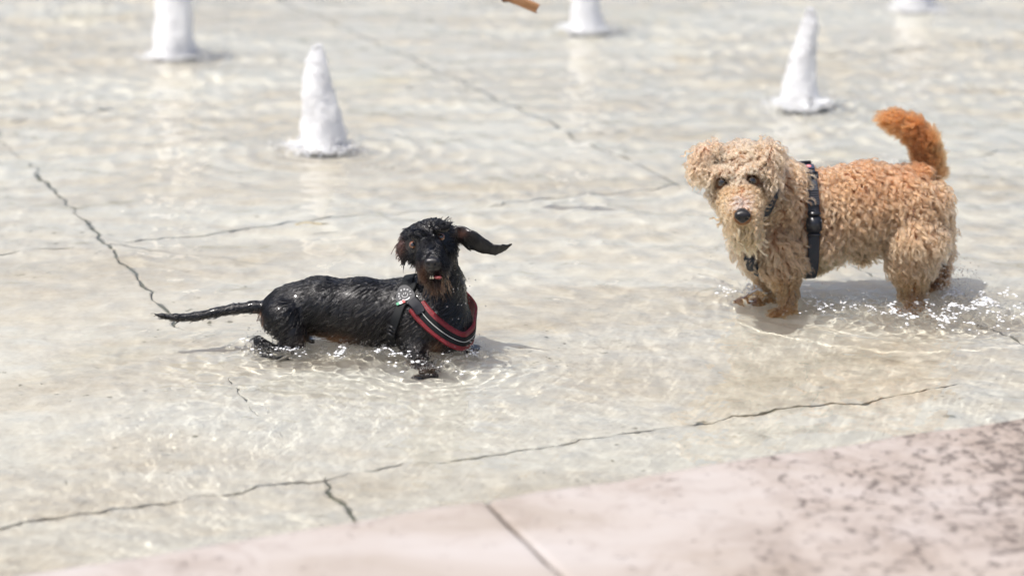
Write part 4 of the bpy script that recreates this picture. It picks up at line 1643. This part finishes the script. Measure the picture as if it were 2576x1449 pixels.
def curly_dog_harness():
    R = .000967
    P = deeper(.085, .02)
    m_web, nt, b = new_mat('navy_webbing')
    b.inputs['Base Color'].default_value = (.020, .024, .036, 1)
    b.inputs['Roughness'].default_value = .55
    wv = nt.nodes.new('ShaderNodeTexWave')
    wv.bands_direction = 'Z'
    wv.inputs['Scale'].default_value = 140
    nt.links.new(world_vec(nt), wv.inputs['Vector'])
    bump(nt, b, wv.outputs['Fac'], .5, .001)
    m_pl = simple('black_plastic_buckle', (.018, .020, .026), .32)
    root = tag(empty('dog_harness', BASE2 + [-.08, 0, .12]), 'dark navy strap harness with black buckles worn by the pale curly dog', 'harness')
    O = np.array(root.location)

    def ring(cpx, nrm, n, off):
        c_ = P(*cpx)
        nrm = unit(np.array(nrm, float))
        e1 = unit(np.cross(nrm, [0, 1, 0]))
        e2 = np.cross(nrm, e1)
        pts, nn = [], []
        for a in np.linspace(0, 2 * math.pi, n, endpoint=False):
            d = e1 * math.cos(a) + e2 * math.sin(a)
            loc, nr, _, _ = BV2.ray_cast(Vector(c_ + d * .35), Vector(-d))
            if loc is None: continue
            pts.append(np.array(loc) + d * off)
            nn.append(d)
        pts, nn = np.array(pts), np.array(nn)
        for _ in range(3): pts = .5 * pts + .25 * (np.roll(pts, 1, 0) + np.roll(pts, -1, 0))
        return pts, nn
    pts, nn = ring((2030, 545, 4.78), (1, 0, .05), 90, .011)
    link('girth_strap', ribbon('girth_strap', pts - O, nn, .027, .0035, m_web, True), root)

    def at(px, py, off):
        """point of the girth strap whose picture height is py, on the near side"""
        x, y = proj(pts)
        k = np.argmin(np.abs(y - py) + 1000 * (pts[:, 1] > 4.83))
        t = unit(pts[(k + 1) % len(pts)] - pts[k - 1])
        if t[2] < 0: t = -t
        return pts[k] + nn[k] * off, nn[k], t
    for py, kind in ((444, 'slider'), (498, 'ladder'), (560, 'buckle')):
        p, n_, t = at(0, py, .005)
        xd = unit(np.cross(t, n_))
        bm = bmesh.new()
        if kind == 'slider':
            for s_ in (-1, 1): box_on(bm, p - O + t * s_ * .008, xd, t, n_, .034, .005, .007, .001)
            for s_ in (-1, 1): box_on(bm, p - O + xd * s_ * .0155, xd, t, n_, .004, .02, .006, .001)
            link('slider', from_bm('slider', bm, m_pl, True), root)
        elif kind == 'ladder':
            for q in range(-3, 4): box_on(bm, p - O + t * q * .0055, xd, t, n_, .029, .0034, .004, .0006)
            link('ribbed_webbing', from_bm('ribbed_webbing', bm, simple('grey_ribbed_webbing', (.05, .053, .065), .5)), root)
        else:
            box_on(bm, p - O, xd, t, n_, .034, .040, .011, .003)
            box_on(bm, p - O + t * .026, xd, t, n_, .031, .009, .009, .002)
            box_on(bm, p - O - t * .026, xd, t, n_, .031, .007, .009, .002)
            for s_ in (-1, 1): box_on(bm, p - O + xd * s_ * .0165, xd, t, n_, .004, .022, .008, .001)
            link('buckle', from_bm('buckle', bm, m_pl, True), root)
    p, n_, t = at(0, 424, .005)
    xd = unit(np.cross(t, n_))
    bm = bmesh.new()
    box_on(bm, p - O, xd, t, n_, .027, .030, .003, .001)
    lab = link('label_patch', from_bm('label_patch', bm, simple('slate_rubber', (.035, .042, .07), .45)), root)
    bm = bmesh.new()
    r_ = bmesh.ops.create_cone(bm, cap_ends=True, segments=20, radius1=.0062, radius2=.0062, depth=.001)
    bmesh.ops.transform(bm, matrix=Matrix.Translation(Vector(p - O + n_ * .0022)) @ Vector(n_).to_track_quat('Z', 'Y').to_matrix().to_4x4(), verts=r_['verts'])
    link('red_dot', from_bm('red_dot', bm, simple('pink_print', (.55, .16, .17), .5)), lab)
    bm = bmesh.new()
    box_on(bm, p - O + n_ * .0032, xd, t, n_, .0045, .0014, .0006)
    link('white_mark', from_bm('white_mark', bm, simple('white_mark', (.8, .75, .75), .5)), lab)
    # top handle plate over the withers
    x, y = proj(pts)
    k = np.argmin(y)
    tt = unit(pts[(k + 1) % len(pts)] - pts[k - 1])
    xd = unit(np.cross(tt, nn[k]))
    bm = bmesh.new()
    box_on(bm, pts[k] - O + nn[k] * .007 + xd * np.sign(xd[0]) * -.012, xd, tt, nn[k], .05, .032, .008, .003)
    link('top_plate', from_bm('top_plate', bm, m_pl, True), root)
    # neck loop down to the breast buckle
    path = [(1950, 470), (1938, 498), (1925, 528), (1905, 560)]
    s_ = [hit(BV2, *q) for q in path]
    s_ = [(a + b_ * .010, b_) for a, b_ in s_ if a is not None]
    q = spline([a for a, _ in s_], 24)
    link('neck_strap', ribbon('neck_strap', q - O, spline([b_ for _, b_ in s_], 24), .022, .0035, m_web), root)
    path = [P(1872, 596, 4.660), P(1879, 622, 4.652), P(1887, 650, 4.655), P(1898, 680, 4.672), P(1925, 700, 4.70), P(1985, 700, 4.75)]
    q = spline(path, 40)
    nn2 = []
    for p in q:
        loc, nr, _, _ = BV2.find_nearest(Vector(p))
        nn2.append(np.array(nr) * .6 + np.array([-.6, -.5, 0]))
    link('breast_strap', ribbon('breast_strap', q - O, nn2, .024, .004, m_web), root)
    p = P(1890, 662, 4.645)
    t = unit(P(1897, 682, 4.65) - P(1879, 630, 4.645))
    n_ = unit(np.array([-.6, -.8, 0]))
    xd = unit(np.cross(t, n_))
    n_ = np.cross(xd, t)
    bm = bmesh.new()
    box_on(bm, p - O, xd, t, n_, .030, .040, .014, .004)
    link('buckle', from_bm('buckle', bm, m_pl, True), root)


curly_dog_harness()

# ------------------------------------------------------------------ splashes thrown up round the legs
def splash(label, pools, flying, seed):
    """pools: (x, y, spread, drops, froth); flying: (px, py, Y, px spread, py spread, count)"""
    rg = np.random.default_rng(seed)
    gp_, gr_, gs_, fp_, fr_, fs_ = [], [], [], [], [], []
    for (cx, cy, sx, sy, nd, nf) in pools:
        x, y = rg.normal(cx, sx, nd), rg.normal(cy, sy, nd)
        z = water_z(x, y)
        h = np.abs(rg.normal(0, .010, nd)) * (rg.uniform(size=nd) < .45)
        r = rg.uniform(.0006, .0022, nd) * np.where(h > 0, .75, 1.25)
        gp_.append(np.stack([x, y, z + h], 1)); gr_.append(r)
        gs_.append(np.ones((nd, 3)))
        if nf:
            n3 = nf * 5
            x, y = rg.normal(cx, sx, n3), rg.normal(cy, sy, n3)
            dens = vnoise(x * 34 + seed, y * 46, seed=seed)
            keep = np.argsort(-(dens + rg.uniform(0, .35, n3)))[:nf]
            x, y = x[keep], y[keep]
            z = water_z(x, y)
            fp_.append(np.stack([x, y, z + .0005 + np.abs(rg.normal(0, .002, nf))], 1))
            fr_.append(rg.uniform(.0010, .0034, nf))
            fs_.append(np.stack([rg.uniform(1, 2.2, nf), rg.uniform(.8, 1.4, nf), rg.uniform(.4, .8, nf)], 1))
    for (px, py, Y, sx, sy, n) in flying:
        pts = np.array([P(rg.normal(px, sx), rg.normal(py, sy), Y + rg.normal(0, .03)) for _ in range(n)])
        pts[:, 2] = np.maximum(pts[:, 2], .002)
        gp_.append(pts); gr_.append(rg.uniform(.0007, .0021, n)); gs_.append(np.ones((n, 3)))
    a = drops_mesh('water_splash', np.concatenate(gp_), np.concatenate(gr_), M_DROP, np.concatenate(gs_))
    if fp_:
        nv = len(a.vertices)
        b = drops_mesh('f', np.concatenate(fp_), np.concatenate(fr_), M_FROTH, np.concatenate(fs_))
        bm = bmesh.new()
        bm.from_mesh(a)
        k = len(bm.faces)
        bm.from_mesh(b)
        bm.faces.ensure_lookup_table()
        for f in bm.faces[k:]: f.material_index = 1
        bm.to_mesh(a)
        bm.free()
        bpy.data.meshes.remove(b)
        a.materials.append(M_FROTH)
    tag(link('water_splash', a), label, kind='stuff')


splash('glassy drops and bubbles round the legs and belly of the black dog',
       [(-.19, 4.26, .04, .022, 320, 30), (-.29, 4.335, .06, .014, 420, 60), (-.40, 4.35, .06, .014, 420, 40), (-.50, 4.36, .05, .016, 380, 25), (-.575, 4.40, .022, .02, 260, 25), (-.08, 4.335, .03, .02, 260, 15)],
       [(1160, 735, 4.30, 26, 40, 26), (650, 850, 4.37, 18, 22, 70), (1200, 880, 4.32, 16, 22, 40), (1090, 905, 4.28, 40, 14, 80), (870, 875, 4.35, 70, 12, 120)], 61)
splash('white froth and flying drops where the pale curly dog wades',
       [(.60, 4.83, .05, .03, 260, 90), (.64, 4.80, .025, .012, 160, 90), (.72, 4.74, .07, .03, 520, 60), (.86, 4.67, .09, .035, 640, 70), (.98, 4.66, .06, .04, 640, 110), (1.10, 4.76, .055, .045, 800, 320), (1.14, 4.62, .07, .05, 460, 60), (.97, 4.57, .10, .03, 360, 25)],
       [(1850, 660, 4.84, 60, 40, 110), (2410, 722, 4.78, 30, 32, 420), (2150, 770, 4.68, 130, 22, 240), (1980, 700, 4.70, 40, 40, 40), (2300, 790, 4.68, 60, 14, 150)], 62)

# ------------------------------------------------------------------ a reed leaf afloat
def reed_leaf():
    m, nt, b = new_mat('dry_reed')
    nt.links.new(ramp(nt, noise(nt, world_vec(nt), 60, 3), [(.35, (.22, .15, .05)), (.6, (.52, .42, .22))]), b.inputs['Base Color'])
    b.inputs['Roughness'].default_value = .45
    a, e = G(742, 566, .004), G(832, 562, .004)
    n = 16
    t = np.linspace(0, 1, n)
    mid = a[None] + (e - a)[None] * t[:, None]
    d = unit(e - a)
    sd = np.array([-d[1], d[0], 0])
    w = .0065 * np.sin(np.pi * t ** 1.7) ** .8 + .0006
    z = .004 * np.sin(t * 5)
    vs = []
    for off, dz in ((-1, .001), (0, .0026), (1, .001), (0, -.0008)):
        q = mid + sd[None] * (w * off)[:, None]
        q[:, 2] += z + dz
        vs.append(q)
    v = np.stack(vs, 1).reshape(-1, 3)
    f = [(i * 4 + k, i * 4 + (k + 1) % 4, i * 4 + 4 + (k + 1) % 4, i * 4 + 4 + k) for i in range(n - 1) for k in range(4)]
    me = mesh_np('reed_leaf', v - a, f, m)
    tag(link('reed_leaf', me, None, a), 'small dry yellowish leaf floating over a floor joint behind the black dog', 'leaf')


reed_leaf()
